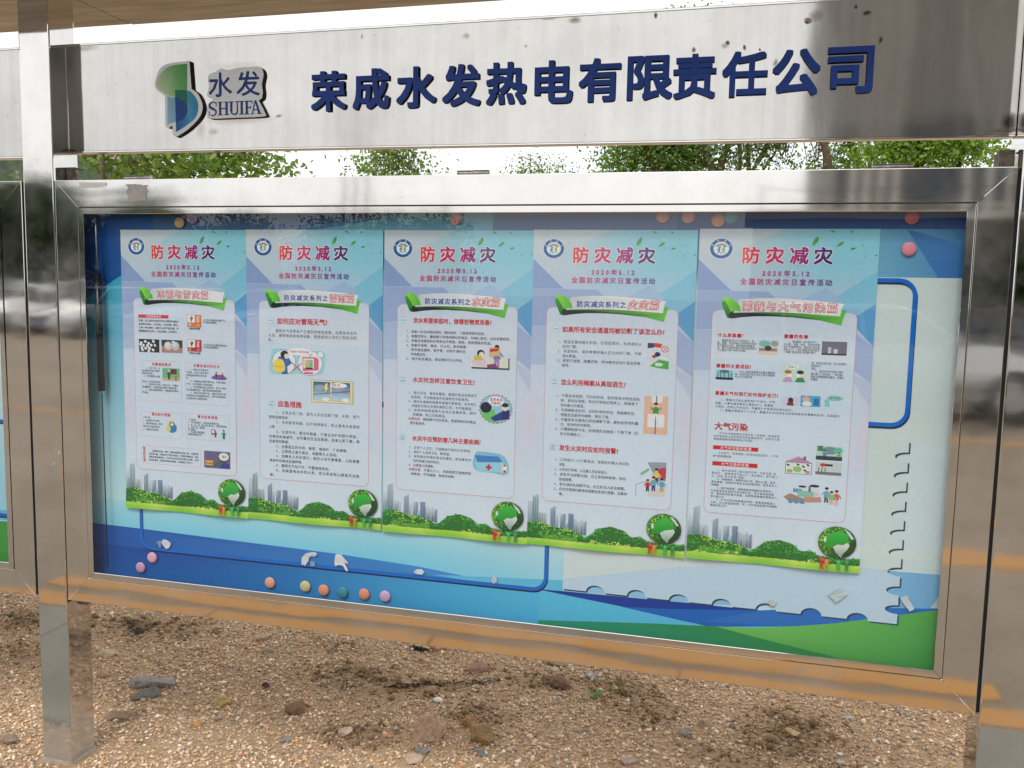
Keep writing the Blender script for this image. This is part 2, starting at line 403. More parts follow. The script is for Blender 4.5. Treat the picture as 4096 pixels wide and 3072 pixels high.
# soil that carries on beyond the detailed patch
def sheet(name, x0, x1, y0, y1, z, m, parent=None):
    return mesh(name, [(x0, y0, z), (x1, y0, z), (x1, y1, z), (x0, y1, z)], [(0, 1, 2, 3)], m, parent)
vb = [(-120, -1.14, G-.03), (120, -1.14, G-.03), (120, 160, G-.03), (-120, 160, G-.03)]
mesh('soil_field', vb, [(0, 1, 2, 3)], M_FAR)['kind'] = 'structure'
def pavement_material():
    m = N('concrete_pavement'); v = m.coord(); f = m.noise(v, 0.7, 5); f2 = m.noise(v, 40, 4, .7)
    c = m.ramp(f, [(0.3, lin((116, 103, 88))), (0.7, lin((136, 122, 105)))])
    c = m.mix(1.0, c, m.ramp(f2, [(0.3, 0.88), (0.7, 1.08)]), 'MULTIPLY')
    m.set(Base_Color=c, Roughness=0.9, Normal=m.bump(f2, 0.4, 0.004)); return m.m
M_PAVE = pavement_material()
sheet('pavement', -120, 120, -140, -1.19, G-.10, M_PAVE)['kind'] = 'structure'
M_APRON = simple('apron_concrete', lin((126, 122, 112)), .9, 0, .08, 3, .2)
for k in range(-7, 8):
    box('paving_slab', k*.8, k*.8+.795, -1.066, -.20, G-.05, G+.014, M_APRON, None, .004, 1)['kind'] = 'structure'
def ochre_mat():
    m = N('ochre_paint'); v = m.coord(); f = m.noise(v, 9, 6, .7)
    c = m.mix(m.ramp(f, [(0.56, 0.0), (0.66, 0.6)]), lin((176, 126, 64)), lin((130, 116, 98)))
    m.set(Base_Color=c, Roughness=0.8); return m.m
M_OCHRE = ochre_mat(); M_CONC = simple('kerb_concrete', lin((168, 156, 138)), 0.9, 0, 0.12, 12, 0.3)
kerb = empty('kerb', (0, -1.200, G)); kerb['kind'] = 'structure'
me = None
for k in range(-9, 12):
    x0 = k*1.0-.3
    if me is None:
        bm = bmesh.new(); add_box(bm, .004, .996, 0, .130, -.14, .016, .008, 2)
        bmesh.ops.recalc_face_normals(bm, faces=bm.faces)
        me = bpy.data.meshes.new('kerb_stone'); bm.to_mesh(me); bm.free(); me.materials.append(M_OCHRE)
    o = link('kerb_stone', me, kerb, (x0, 0, 0))
sheet('painted_line', -1.50, 2.90, -1.67, -1.53, G-.096, M_OCHRE)['kind'] = 'structure'  # unseen line, added and cut so that only the bottom rail mirrors it
for (a, b, c, d) in ((2.35, 6.2, -3.62, -3.40), (3.4, 7.5, -8.7, -8.35), (3.8, 9.0, -10.7, -10.3), (-9, -2, -6.9, -6.75)):
    sheet('painted_line', a, b, c, d, G-.096, M_OCHRE)['kind'] = 'structure'

# ------------------------------------------------------------------ setting: rocky hill
def hill():
    n, k = 190, 120
    az = np.radians(np.linspace(-62, -22, n)); rr = np.linspace(150, 330, k); A, Rr = np.meshgrid(az, rr)
    x = 1.8+Rr*np.sin(A); y = -2+Rr*np.cos(A); dg = np.degrees(A)
    top = np.interp(dg, [-62, -50, -44, -40.5, -38.6, -37.2, -35, -31, -22], [70, 66, 62, 60, 54, 44, 22, 8, 0])
    prof = np.clip((Rr-150)/95, 0, 1)**0.8*np.clip((330-Rr)/50, 0, 1)**.5
    h = top*prof*.74
    rid = 0
    for sc, am, sd_ in ((.035, 16, 11), (.09, 9, 12), (.22, 4.0, 13), (.5, 1.6, 14)):
        rid = rid+(1-np.abs(2*vnoise(x+600, y+600, sc, sd_)-1)-.5)*am
    h = np.maximum(h+rid*np.clip(h/25, 0, 1), 0)
    V = np.stack([x.ravel(), y.ravel(), (G-.5+h).ravel()], 1); ii = (np.arange(k-1)[:, None]*n+np.arange(n-1)[None, :]).ravel()
    F = np.stack([ii, ii+1, ii+n+1, ii+n], 1)
    m = N('granite_hill'); v = m.coord(); f = m.noise(v, .05, 8, .65); f2 = m.noise(v, .6, 6, .7); cr = m.noise(m.coord((1, 1, .35)), .35, 6, .7, 1.2)
    rock = m.ramp(f2, [(.25, lin((128, 104, 92))), (.7, lin((196, 168, 150)))])
    rock = m.mix(1.0, rock, m.ramp(cr, [(.40, .45), (.5, 1.0)]), 'MULTIPLY')
    shrub = m.ramp(f2, [(.3, lin((46, 58, 44))), (.7, lin((78, 92, 66)))])
    m.set(Base_Color=m.mix(m.ramp(f, [(.47, 0.0), (.52, 1.0)]), rock, shrub), Roughness=.95)
    fastmesh('hill', V, F, m.m)['kind'] = 'structure'
hill()

# ------------------------------------------------------------------ posts, canopy, sign board, cases
def post(x0, label):
    t = empty('post', (x0+.05, .048, G)); tag(t, label, 'post', 'steel posts of the notice boards')
    o = box('shaft', x0, x0+.101, 0, .096, G-.05, 1.738, M_POST, None, .004, 3)
    o.parent = t; o.matrix_parent_inverse = Matrix.Translation((-x0-.05, -.048, -G))
    return t
def sub(o, t):
    o.parent = t; o.matrix_parent_inverse = Matrix.Translation(-t.location); return o
pl = post(-.105, 'brushed steel square post on the left standing free on gravel, with its foot in view')
pr = post(2.4075, 'brushed steel square post cut by the right edge of the photo')
# cement foot at the left post
bm = bmesh.new()
ring = []
for k in range(26):
    a = 2*math.pi*k/26; c, s_ = math.cos(a), math.sin(a)
    e = max(abs(c)/.052, abs(s_)/.050); r = 1/e*(1.04+.05*math.sin(2*a+.5)+.04*random.random())
    ring.append((r*c, r*s_))
top = [bm.verts.new((x*.96, y*.96, .012)) for x, y in ring]; bot = [bm.verts.new((x*1.12, y*1.12, -.03)) for x, y in ring]
bm.faces.new(top)
for k in range(26): bm.faces.new((bot[k], bot[(k+1) % 26], top[(k+1) % 26], top[k]))
M_CEM = simple('cement', lin((172, 160, 142)), .95, 0, .15, 40, .5)
sub(bm_obj('footing', bm, M_CEM, None, (-.055, .048, G)), pl)
# worn tape marks on the left post
def decal(name, pts, y, m, parent, jag=0.0, th=.0006):
    q = []
    for i, (x, z) in enumerate(pts):
        x2, z2 = pts[(i+1) % len(pts)]; L = math.hypot(x2-x, z2-z); n = max(1, int(L/.006)) if jag else 1
        for k in range(n):
            t_ = k/n; q.append((x+(x2-x)*t_+(random.random()-.5)*jag, z+(z2-z)*t_+(random.random()-.5)*jag))
    n = len(q); V = [(x, y, z) for x, z in q]+[(x, y+th, z) for x, z in q]
    ar = sum(q[i][0]*q[(i+1) % n][1]-q[(i+1) % n][0]*q[i][1] for i in range(n))
    f0 = list(range(n)) if ar > 0 else list(range(n))[::-1]
    return mesh(name, V, [f0]+[(i, (i+1) % n, n+(i+1) % n, n+i) for i in range(n)], m, parent)
for (x, z, w_, h_) in ((-.040, .395, .012, .010), (-.020, .428, .014, .012), (-.024, .455, .006, .010), (-.047, .43, .005, .005), (-.030, .47, .005, .004)):
    sub(decal('glue_mark', [(x, z), (x+w_, z+.002), (x+w_*.9, z+h_), (x+w_*.2, z+h_*.8)], -.0007, M_TAPE, None, .004), pl)

# canopy: two soffit panels with an open joint
can = empty('canopy', (0, 0, 1.735)); tag(can, 'flat steel canopy roof over the boards, its brown mirrored underside showing top left', 'canopy')
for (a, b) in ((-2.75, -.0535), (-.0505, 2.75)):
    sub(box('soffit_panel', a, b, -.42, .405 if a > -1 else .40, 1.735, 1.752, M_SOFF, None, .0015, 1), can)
sub(box('roof_sheet', -2.8, 2.8, -.44, .425, 1.756, 1.80, M_STEEL, None, .006, 2), can)

def sign(xa, xb, label):
    t = empty('sign_board', ((xa+xb)/2, .083, 1.28)); tag(t, label, 'sign', 'steel name boards between the posts')
    bm = bmesh.new(); add_box(bm, xa, xb, .062, .104, 1.2835, 1.577, .0035, 2)
    for v in bm.verts:
        v.co.z -= .012*(v.co.x-xa)/(xb-xa)*(1 if v.co.z < 1.4 else 0)
    sub(bm_obj('panel', bm, M_HEAD, None, smooth=False), t)
    for z0, z1, p in ((1.2815, 1.2865, 0), (1.5725, 1.5785, 1)):
        bm = bmesh.new(); add_box(bm, xa+.001, xb-.001, .0600, .0625, z0, z1, .001, 1)
        for v in bm.verts:
            if not p: v.co.z -= .012*(v.co.x-xa)/(xb-xa)
        sub(bm_obj('folded_edge', bm, M_STEEL, None), t)
    for x in (xa+.02, xb-.02):
        sub(box('hanger', x-.016, x+.016, .075, .098, 1.19, 1.285 if x < 1 else 1.275, M_RUST, None, .003, 1), t) if False else None
    return t
sgn = sign(-.0050, 2.4068, 'long brushed steel sign with raised blue Chinese characters and a green and blue emblem')
sgl = sign(-2.51, -.104, 'blank grey end of the next sign board left of the left post')

CH = [('荣', .751, .849), ('成', .868, .968), ('水', .987, 1.093), ('发', 1.109, 1.208), ('热', 1.223, 1.324), ('电', 1.345, 1.439), ('有', 1.453, 1.554), ('限', 1.569, 1.675), ('责', 1.676, 1.774), ('任', 1.787, 1.888), ('公', 1.898, 2.001), ('司', 2.015, 2.112)]
for i, (c, xa, xb) in enumerate(CH):
    base_ = glyph_mesh(c, 0, .05, 3); P_ = np.array([v.co[:] for v in base_.vertices]); fs = [tuple(p.vertices) for p in base_.polygons]; bpy.data.meshes.remove(base_)
    mn, mxx = P_.min(0), P_.max(0); z0, z1 = 1.3715, 1.4725; dl = .0029; rise = (random.random()-.5)*.002; VV, FF = [], []
    for q_, (sx_, sz_) in enumerate([(-1, -1), (1, 1), (-1, 1), (1, -1), (0, -1), (0, 1), (-1, 0), (1, 0), (0, 0)]):
        bb = len(VV); u = (P_-mn)/(mxx-mn)
        for (a_, b_, d_) in u:
            VV.append((xa+dl+a_*(xb-xa-2*dl)+sx_*dl, .0605-(.0065+q_*8e-6)*d_, z0+dl+b_*(z1-z0-2*dl)+sz_*dl+rise))
        FF += [tuple(bb+i_ for i_ in f) for f in fs]
    me = bpy.data.meshes.new('character'); me.from_pydata(VV, [], FF); me.materials.append(M_LBLUE); me.materials.append(M_LSIDE); me.update()
    for p in me.polygons: p.material_index = 0 if abs(p.normal.y) > .8 else 1
    me.name = 'character'; o = link('character', me); sub(o, sgn)

# emblem plate and name plate on the sign
def plate(name, outline, y0, y1, parent):
    bm = bmesh.new(); f = bm.faces.new([bm.verts.new((x, y0, z)) for x, z in outline])
    r = bmesh.ops.extrude_face_region(bm, geom=[f])
    for g in r['geom']:
        if isinstance(g, bmesh.types.BMVert): g.co.y = y1
    me = bpy.data.meshes.new(name); bmesh.ops.recalc_face_normals(bm, faces=bm.faces); bm.to_mesh(me); bm.free()
    me.materials.append(M_PLATE); me.materials.append(M_LSIDE)
    for p in me.polygons: p.material_index = 0 if abs(p.normal.y) > .8 else 1
    return sub(link(name, me), parent)
def smooth_path(pts, n=4, sharp=()):
    q = []; L = len(pts)
    for i in range(L):
        p0, p1, p2, p3 = [Vector(pts[(i+k) % L]) for k in (-1, 0, 1, 2)]
        if i in sharp: p0 = p1
        if (i+1) % L in sharp: p3 = p2
        for k in range(n):
            t_ = k/n; q.append(tuple(.5*((2*p1)+(-p0+p2)*t_+(2*p0-5*p1+4*p2-p3)*t_*t_+(-p0+3*p1-3*p2+p3)*t_**3)))
    return q
LO = [(.288, 1.462), (.306, 1.499), (.340, 1.511), (.396, 1.514), (.401, 1.441), (.421, 1.426), (.434, 1.395), (.424, 1.366), (.386, 1.334), (.351, 1.316), (.341, 1.323), (.340, 1.347), (.327, 1.340), (.318, 1.346), (.318, 1.426), (.294, 1.443)]
plate('emblem_plate', smooth_path(LO, 4, (3, 4, 9, 11, 13, 14)), .0615, .052, sgn)
E_ = Print(y=.0518)
gr = lambda x, z: mix((205, 225, 190), (70, 165, 75), sstep(.30, .39, x)*.8+.2*sstep(1.43, 1.5, z))
E_.poly(smooth_path([(.389, 1.507), (.387, 1.400), (.373, 1.415), (.348, 1.422), (.326, 1.427), (.300, 1.445), (.293, 1.462), (.311, 1.490), (.340, 1.504)], 4, (0, 1)), gr)
E_.poly(smooth_path([(.326, 1.425), (.348, 1.421), (.388, 1.437), (.409, 1.424), (.421, 1.399), (.413, 1.367), (.386, 1.347), (.351, 1.329), (.351, 1.357), (.325, 1.350)], 4, (0, 7, 8, 9)), lambda x, z: mix((150, 190, 215), (40, 140, 185), sstep(.32, .42, x)))
E_.poly(smooth_path([(.350, 1.440), (.373, 1.439), (.387, 1.434), (.387, 1.396), (.372, 1.415), (.351, 1.421)], 3, (0, 3, 5)), (20, 120, 85))
E_.poly(smooth_path([(.350, 1.422), (.372, 1.414), (.387, 1.396), (.386, 1.376), (.372, 1.362), (.351, 1.357)], 3, (0, 5)), (22, 70, 140))
E_.poly(smooth_path([(.351, 1.357), (.372, 1.362), (.388, 1.372), (.402, 1.360), (.386, 1.347), (.351, 1.329)], 3, (0, 5)), lambda x, z: mix((20, 85, 155), (70, 160, 205), sstep(.35, .41, x)))
sub(E_.build('emblem', None), sgn)
px2 = lambda u, v: (.453+(u-1315)*.000466, 1.489-(v-440)*.000427)
NO = [px2(*p) for p in [(1304, 600), (1318, 540), (1310, 500), (1322, 470), (1360, 455), (1400, 436), (1440, 448), (1500, 438), (1560, 436), (1640, 438), (1666, 480), (1655, 540), (1660, 590), (1655, 625), (1635, 640), (1672, 712), (1664, 736), (1480, 738), (1320, 738), (1304, 715), (1308, 650), (1345, 622)]]
plate('name_plate', smooth_path(NO, 3, (13, 14, 21)), .0615, .052, sgn)
T_ = Print(y=.0518); blue = (26, 60, 135)
for c, xa, xb in (('水', .453, .524), ('发', .536, .606)):
    gv, gf = glyph(c); A = np.array(gv); mn, mxx = A.min(0), A.max(0); b = len(T_.V); T_.l = 1e-4
    for q_, (ax_, az_) in enumerate(((-1, 0), (1, 0), (0, 1), (0, -1), (0, 0))):
        b = len(T_.V)
        for u, v in gv: T_.V.append((xa+.0012+(u-mn[0])/(mxx[0]-mn[0])*(xb-xa-.0024)+ax_*.0012, .0517-q_*4e-6, 1.4177+(v-mn[1])/(mxx[1]-mn[1])*.0616+az_*.0012))
        for f in gf: T_.F.append([b+i for i in f]); T_.C += [(*lin(blue), 1)]*len(f)
def serif_word():
    z0, h = 1.3695, .0345
    def r(x0, x1, a, b): T_.poly([(x0, z0+a*h), (x1, z0+a*h), (x1, z0+b*h), (x0, z0+b*h)], blue)
    # S
    x = .453; w_ = .0235
    pth = [(.92, .78), (.86, .92), (.62, .99), (.34, .97), (.12, .84), (.10, .68), (.30, .57), (.62, .47), (.86, .36), (.92, .20), (.76, .04), (.46, -.01), (.20, .05), (.06, .24)]
    pth = smooth_path(pth, 3)[:-6]
    n = len(pth)
    for i in range(n-1):
        wid = .0026+.0042*math.exp(-((i/(n-1)-.5)/.22)**2)
        a, b = pth[i], pth[i+1]; T_.band([(x+a[0]*w_, z0+a[1]*h), (x+b[0]*w_, z0+b[1]*h)], wid, blue)
    r(x+.90*w_, x+.98*w_, .68, 1.0); r(x, x+.08*w_, 0, .32)
    def stem(cx, wd=.0058, a=0, b=1, sf=.0045, lo=True, hi=True):
        r(cx-wd/2, cx+wd/2, a, b)
        if lo: r(cx-wd/2-sf, cx+wd/2+sf, 0, .055)
        if hi: r(cx-wd/2-sf, cx+wd/2+sf, .945, 1)
    stem(.4870); stem(.5065); r(.489, .505, .46, .54)
    stem(.5205, b=1, a=.25, lo=False); stem(.5385, .003, .22, 1, .0045, lo=False)
    u = [(.5205+.0, .27), (.5215, .12), (.5265, .03), (.5335, .04), (.538, .14), (.5385, .27)]
    T_.band([(a, z0+b*h) for a, b in u], .0036, blue)
    stem(.5515); stem(.5665, sf=.0035); r(.5665, .5830, .93, 1); r(.5815, .583, .78, 1); r(.568, .578, .48, .55); r(.5768, .5782, .38, .66)
    T_.poly([(.5905, z0+1.02*h), (.5940, z0+1.02*h), (.6075, z0), (.6010, z0)], blue)
    T_.poly([(.5905, z0+1.02*h), (.5925, z0+.98*h), (.5840, z0), (.5818, z0)], blue)
    r(.5855, .600, .30, .36); r(.5785, .5875, 0, .055); r(.598, .6105, 0, .055)
serif_word()
sub(T_.build('name_lettering', None), sgn)

# mitred frame rails with a soft pressed profile
def rail_piece(name, a, b, c, d, prof, m, parent):
    """outer edge a->b, inner edge d->c (x,z corners); prof = [(t, y)] t from outer 0 to inner 1"""
    V, Fc = [], []; n = 14
    for (t_, y) in prof:
        for k in range(n+1):
            s_ = k/n; o = (a[0]+(b[0]-a[0])*s_, a[1]+(b[1]-a[1])*s_); i = (d[0]+(c[0]-d[0])*s_, d[1]+(c[1]-d[1])*s_)
            V.append((o[0]+(i[0]-o[0])*t_, y, o[1]+(i[1]-o[1])*t_))
    for j in range(len(prof)-1):
        for k in range(n): Fc.append((j*(n+1)+k, (j+1)*(n+1)+k, (j+1)*(n+1)+k+1, j*(n+1)+k+1))
    me = bpy.data.meshes.new(name); me.from_pydata(V, [], Fc); bm = bmesh.new(); bm.from_mesh(me)
    bmesh.ops.recalc_face_normals(bm, faces=bm.faces)
    fr = [f for f in bm.faces if abs(f.normal.y) > .9]
    if sum(f.normal.y for f in fr) > 0: bmesh.ops.reverse_faces(bm, faces=bm.faces)
    bm.to_mesh(me); bm.free(); me.materials.append(m)
    return sub(link(name, me), parent)
RP = [(0, .082), (0, .0012), (.006, .0003), (.02, 0), (.984, 0), (1, .0013), (1, .010)]
MP = [(0, .009), (0, -.0002), (.07, -.0012), (.93, -.0012), (1, -.0006), (1, .0004)]
def ring_pieces(name, X0, X1, Z0, Z1, w_, prof, m, parent, g=0.0006):
    x0, x1, z0, z1 = X0+w_, X1-w_, Z0+w_, Z1-w_
    C_ = [(X0, Z0), (X1, Z0), (X1, Z1), (X0, Z1)]; I = [(x0, z0), (x1, z0), (x1, z1), (x0, z1)]
    out = []
    for k in range(4):
        j = (k+1) % 4; a, b, c, d = C_[k], C_[j], I[j], I[k]
        dx = np.sign(b[0]-a[0])*g; dz = np.sign(b[1]-a[1])*g
        out.append(rail_piece(name, (a[0]+dx, a[1]+dz), (b[0]-dx, b[1]-dz), (c[0]-dx, c[1]-dz), (d[0]+dx, d[1]+dz), prof, m, parent))
    return out
def case(X0, X1, label):
    t = empty('display_case', ((X0+X1)/2, .04, 0)); tag(t, label, 'display case', 'glazed steel display cases')
    ring_pieces('frame_rail', X0, X1, 0, 1.198, .0728, RP, M_RAIL, t)
    # dark seam behind, box sides and back
    ring_pieces('seam', X0+.070, X1-.070, .070, 1.128, .008, [(0, .0095), (1, .0095)], M_GAP, t)
    ring_pieces('inner_moulding', X0+.0746, X1-.0746, .0746, 1.1234, .0172, MP, M_RAIL, t)
    sub(sheet_v('glass_pane', X0+.082, X1-.082, .082, 1.116, .0009, M_GLASS), t)
    sub(box('back_plate', X0+.05, X1-.05, .0455, .080, .05, 1.148, M_GAP, None), t)
    return t
def sheet_v(name, x0, x1, z0, z1, y, m):
    return mesh(name, [(x0, y, z0), (x1, y, z0), (x1, y, z1), (x0, y, z1)], [(0, 1, 2, 3)], m)
def gap_shade(x0, x1):  # near-black strip standing in for the shade inside the open gap
    return box('gap_shade_strip', x0, x1, .010, .060, .002, 1.196, M_GAP, None)
main = case(0, 2.400, 'wide glazed steel display case under the sign, holding five disaster prevention posters')
left = case(-2.512, -.112, 'next glazed steel display case, only its right edge showing left of the left post')
sub(gap_shade(-.0038, -.0002), main); sub(gap_shade(2.4002, 2.4073), main); sub(gap_shade(-.1118, -.1052), left)
# hinges along the top edge
for x in (.2300, 1.1955, 2.163):
    bm = bmesh.new(); add_tube(bm, [(x-.041, .050, 1.2078), (x+.001, .050, 1.2078)], [.0072]*2, 16)
    add_tube(bm, [(x+.0022, .050, 1.2080), (x+.041, .050, 1.2080)], [.0075]*2, 16)
    add_box(bm, x-.04, x+.04, .052, .062, 1.196, 1.2035)
    sub(bm_obj('hinge', bm, M_HINGE, None, smooth=False), main)
# brackets that tie the case to the posts
def bracket(xa, xb, tilt):
    bm = bmesh.new(); add_box(bm, xa, xb, .046, .050, 1.196, 1.240, .001, 1); add_box(bm, xa, xa+.003 if tilt > 0 else xa+.003, .050, .090, 1.196, 1.236, .001, 1)
    add_box(bm, xa+.004, xb-.004, .050, .088, 1.2365, 1.240, .001, 1)
    return sub(bm_obj('bracket', bm, M_RUST, None), main)
bracket(-.0030, .030, 1); bracket(2.374, 2.4040, -1)
sub(box('bracket', .012, .045, .020, .06, -.018, -.001, M_RUST, None, .002, 1), main)
# glue and tape left on the top rail
sub(decal('tape_patch', [(.229, 1.185), (.300, 1.182), (.294, 1.176), (.298, 1.165), (.291, 1.158), (.293, 1.142), (.232, 1.141), (.236, 1.155), (.230, 1.165), (.236, 1.175)], -.0012, M_TAPE, None, .004), main)
sub(decal('tape_patch', [(.079, 1.192), (.170, 1.190), (.168, 1.182), (.150, 1.178), (.083, 1.176)], -.0011, simple('old_clear_tape', (.62, .60, .56), .45, .6, .06, 40), None, .001), main)
# gas stay and lock rod inside the glass at the left
bm = bmesh.new(); add_tube(bm, [(.112, .022, 1.10), (.113, .022, .945)], [.0022, .0022], 8); g1 = sub(bm_obj('stay_rod', bm, M_HINGE, None, smooth=True), main)
bm = bmesh.new(); add_tube(bm, [(.1135, .022, .946), (.1165, .022, .615)], [.0092, .0092], 12)
g2 = sub(bm_obj('gas_stay', bm, simple('black_tube', (.012, .014, .018), .25, .2, .1), None, smooth=True), main)
sub(box('stay_clip', .109, .118, .018, .026, .955, .985, M_STEEL, None, .001, 1), main)
bm = bmesh.new(); add_tube(bm, [(.1168, .022, .610), (.121, .022, .10)], [.0016, .0016], 8); sub(bm_obj('stay_rod', bm, M_GAP, None, smooth=True), main)

# ------------------------------------------------------------------ the printed backboard
def board_bg(x, z):
    # colour of the printed background panel at x, z
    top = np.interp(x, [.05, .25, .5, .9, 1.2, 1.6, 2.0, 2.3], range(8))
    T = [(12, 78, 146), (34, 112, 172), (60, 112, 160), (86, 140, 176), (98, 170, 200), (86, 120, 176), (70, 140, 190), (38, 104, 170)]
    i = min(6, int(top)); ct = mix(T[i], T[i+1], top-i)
    mid = mix((176, 226, 232), (208, 226, 226), sstep(.3, 2.2, x))
    low = mix((120, 206, 232), (196, 226, 234), sstep(.9, 2.0, x))
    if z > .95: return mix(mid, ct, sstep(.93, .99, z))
    if z > .35: return mid
    return mix(low, mid, sstep(.17, .34, z))
B = Print(y=.0446)
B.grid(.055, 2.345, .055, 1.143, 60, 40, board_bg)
B.up()
B.poly([(.055, .875), (.202, .957), (.30, .99), (.30, .30), (.055, .30)], lambda x, z: mix((52, 166, 200), (190, 228, 232), sstep(.86, .50, z)))
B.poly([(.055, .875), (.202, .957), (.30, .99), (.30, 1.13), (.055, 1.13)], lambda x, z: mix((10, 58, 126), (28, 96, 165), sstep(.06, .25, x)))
B.poly([(.28, 1.068), (.70, 1.072), (1.18, 1.13), (.28, 1.13)], (64, 104, 148))  # top strip: the print's own blues, darkened to include the shade there
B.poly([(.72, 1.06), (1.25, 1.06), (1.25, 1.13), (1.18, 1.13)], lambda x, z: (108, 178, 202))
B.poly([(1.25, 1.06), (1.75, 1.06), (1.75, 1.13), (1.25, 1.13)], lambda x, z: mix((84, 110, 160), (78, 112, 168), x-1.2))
B.poly([(1.70, 1.06), (2.12, 1.066), (2.32, 1.06), (2.32, 1.13), (1.70, 1.13)], (52, 92, 150))  # right end of the top strip, shade put into the blue likewise
B.rect(2.12, .966, 2.345, 1.072, lambda x, z: mix((112, 178, 206), (64, 128, 186), sstep(2.13, 2.30, x)))
B.poly([(2.20, 1.072), (2.345, 1.03), (2.345, .966), (2.27, .966)], (60, 122, 186))
B.rect(2.12, .60, 2.345, .966, lambda x, z: (206, 222, 220))
# lower waves
B.up()
dL = lambda x, z: mix((20, 70, 156), (96, 182, 222), sstep(.3, 1.45, x))
B.poly([(.055, .223), (.215, .220), (.83, .205), (1.066, .193), (1.39, .160), (1.39, .150), (.055, .150)], lambda x, z: mix((14, 84, 172), (70, 150, 214), sstep(.2, 1.3, x)))
B.grid(.055, 1.40, .055, .163, 14, 2, lambda x, z: mix(mix((4, 74, 158), (84, 190, 228), sstep(.15, 1.5, x)), (50, 165, 220), .3*sstep(.16, .06, z)))
B.poly([(1.39, .163), (1.47, .16), (2.32, .16), (2.32, .055), (1.39, .055)], lambda x, z: (86, 190, 224))
B.poly([(1.10, .175), (1.45, .196), (1.45, .160), (1.39, .160)], (98, 190, 226))
B.poly([(1.38, .166), (1.455, .168), (1.80, .172), (1.95, .172), (1.85, .118), (1.808, .119), (1.627, .142)], (6, 58, 150))
B.poly([(1.60, .144), (1.70, .150), (1.93, .172), (2.24, .215), (2.345, .222), (2.303, .212), (2.18, .180), (2.02, .143), (1.829, .120), (1.76, .124)], (14, 100, 188))
B.poly([(1.80, .172), (2.30, .215), (2.345, .300), (1.95, .291), (1.60, .235), (1.47, .205), (1.47, .172)], lambda x, z: mix((150, 200, 228), (120, 180, 222), sstep(1.6, 2.3, x)))
B.poly([(1.93, .172), (2.10, .200), (2.345, .222), (2.345, .19), (2.0, .14), (1.80, .13)], (34, 112, 192))
grn = lambda x, z: mix((136, 206, 100), (60, 156, 74), sstep(1.85, 2.35, x)*.7+.5*sstep(.2, .07, z))
B.poly([(1.80, .119), (1.829, .1205), (1.92, .128), (2.02, .144), (2.10, .160), (2.18, .181), (2.303, .213), (2.345, .224), (2.345, .055), (1.75, .055)], grn)
B.poly([(1.39, .085), (1.50, .095), (1.676, .110), (1.829, .1205), (1.967, .098), (2.08, .082), (2.2, .06), (2.2, .055), (1.39, .055)], lambda x, z: mix((34, 150, 118), (38, 140, 74), sstep(1.4, 1.9, x)))
# stamp shaped sheet with bitten edge and its shadow
def stamp(dx=0, dz=0):
    q = [(1.451+dx, .62+dz), (1.451+dx, .174+dz)]
    for c in (1.509, 1.558+.002, 1.611, 1.662, 1.714, 1.765, 1.816, 1.867, 1.919, 1.970, 2.021, 2.073, 2.124, 2.1755)[::1]:
        pass
    for c in np.arange(1.5335, 2.2, .1025):
        for k in range(11):
            a = math.pi*(1-k/10); q.append((c+.0235*math.cos(a)+dx, .174+.0170*math.sin(a)+dz))
    q.append((2.234+dx, .174+dz))
    z = .174+.0225
    while z < .60:
        q.append((2.234+dx, z+dz))
        for k in range(1, 10):
            a = math.pi/2+math.pi*k/10; q.append((2.234-.026*abs(math.cos(a-math.pi/2+math.pi/2))*1.0+dx, z+.0105-.0105*math.cos(math.pi*k/10)+dz))
        q.append((2.234+dx, z+.021+dz)); z += .0445
    q.append((2.234+dx, .62+dz)); return q
def stamp_hi():
    return [p for p in stamp2() if p[1] >= .300]+[(1.4515, .600), (1.4515, .300)]
def stamp2(dx=0, dz=0):
    q = [(1.451+dx, .60+dz), (1.451+dx, .174+dz)]
    for c in np.arange(1.5335, 2.2, .1025):
        for k in range(11):
            a = math.pi*(1-k/10); q.append((c+.0235*math.cos(a)+dx, .174+.0170*math.sin(a)+dz))
    q.append((2.234+dx, .174+dz)); z = .174+.0235
    while z < .585:
        for k in range(11):
            a = -math.pi/2-math.pi*k/10
            q.append((2.234+.028*math.cos(a)*(1 if True else 0)+dx, z+.0105+.0105*math.sin(a)+dz))
        z += .0445
    q.append((2.234+dx, .60+dz)); return q
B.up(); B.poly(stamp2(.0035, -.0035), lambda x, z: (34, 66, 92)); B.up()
def stampcol(x, z):
    c = mix((178, 212, 232), (206, 222, 222), sstep(.24, .33, z-.0*x)); return c
sp = stamp2()
B.poly(sp, lambda x, z: (190, 216, 232)); B.up()
B.poly([(1.4515, .60), (1.4515, .200), (1.73, .258), (1.957, .291), (2.10, .297), (2.195, .300), (2.195, .60)], (208, 222, 222))
B.poly([p for p in stamp2() if p[1] > .2985 and p[0] > 2.0]+[(1.46, .600), (1.46, .2985), (2.234, .2985)], (206, 222, 220))
# rounded outline frames, blue line over its shadow
def rr(x0, x1, z0, z1, r, n=6):
    q = []
    for (cx, cz, a0) in ((x0+r, z1-r, 180), (x1-r, z1-r, 90), (x1-r, z0+r, 0), (x0+r, z0+r, -90)):
        for k in range(n+1):
            a = math.radians(a0-90*k/n); q.append((cx+r*math.cos(a), cz+r*math.sin(a)))
    return q
B.up()
for (x0, x1, z0, z1) in ((.2195, 1.4065, .1655, .62), (1.80, 2.2255, .635, .9595)):
    B.band([(x+.002, z-.0048) for x, z in rr(x0, x1, z0, z1, .034)], .0085, (14, 34, 84), True).up()
    B.band(rr(x0, x1, z0, z1, .034), .0094, (4, 108, 200), True).up()
bp = B.build('printed_backboard', None); sub(bp, main)
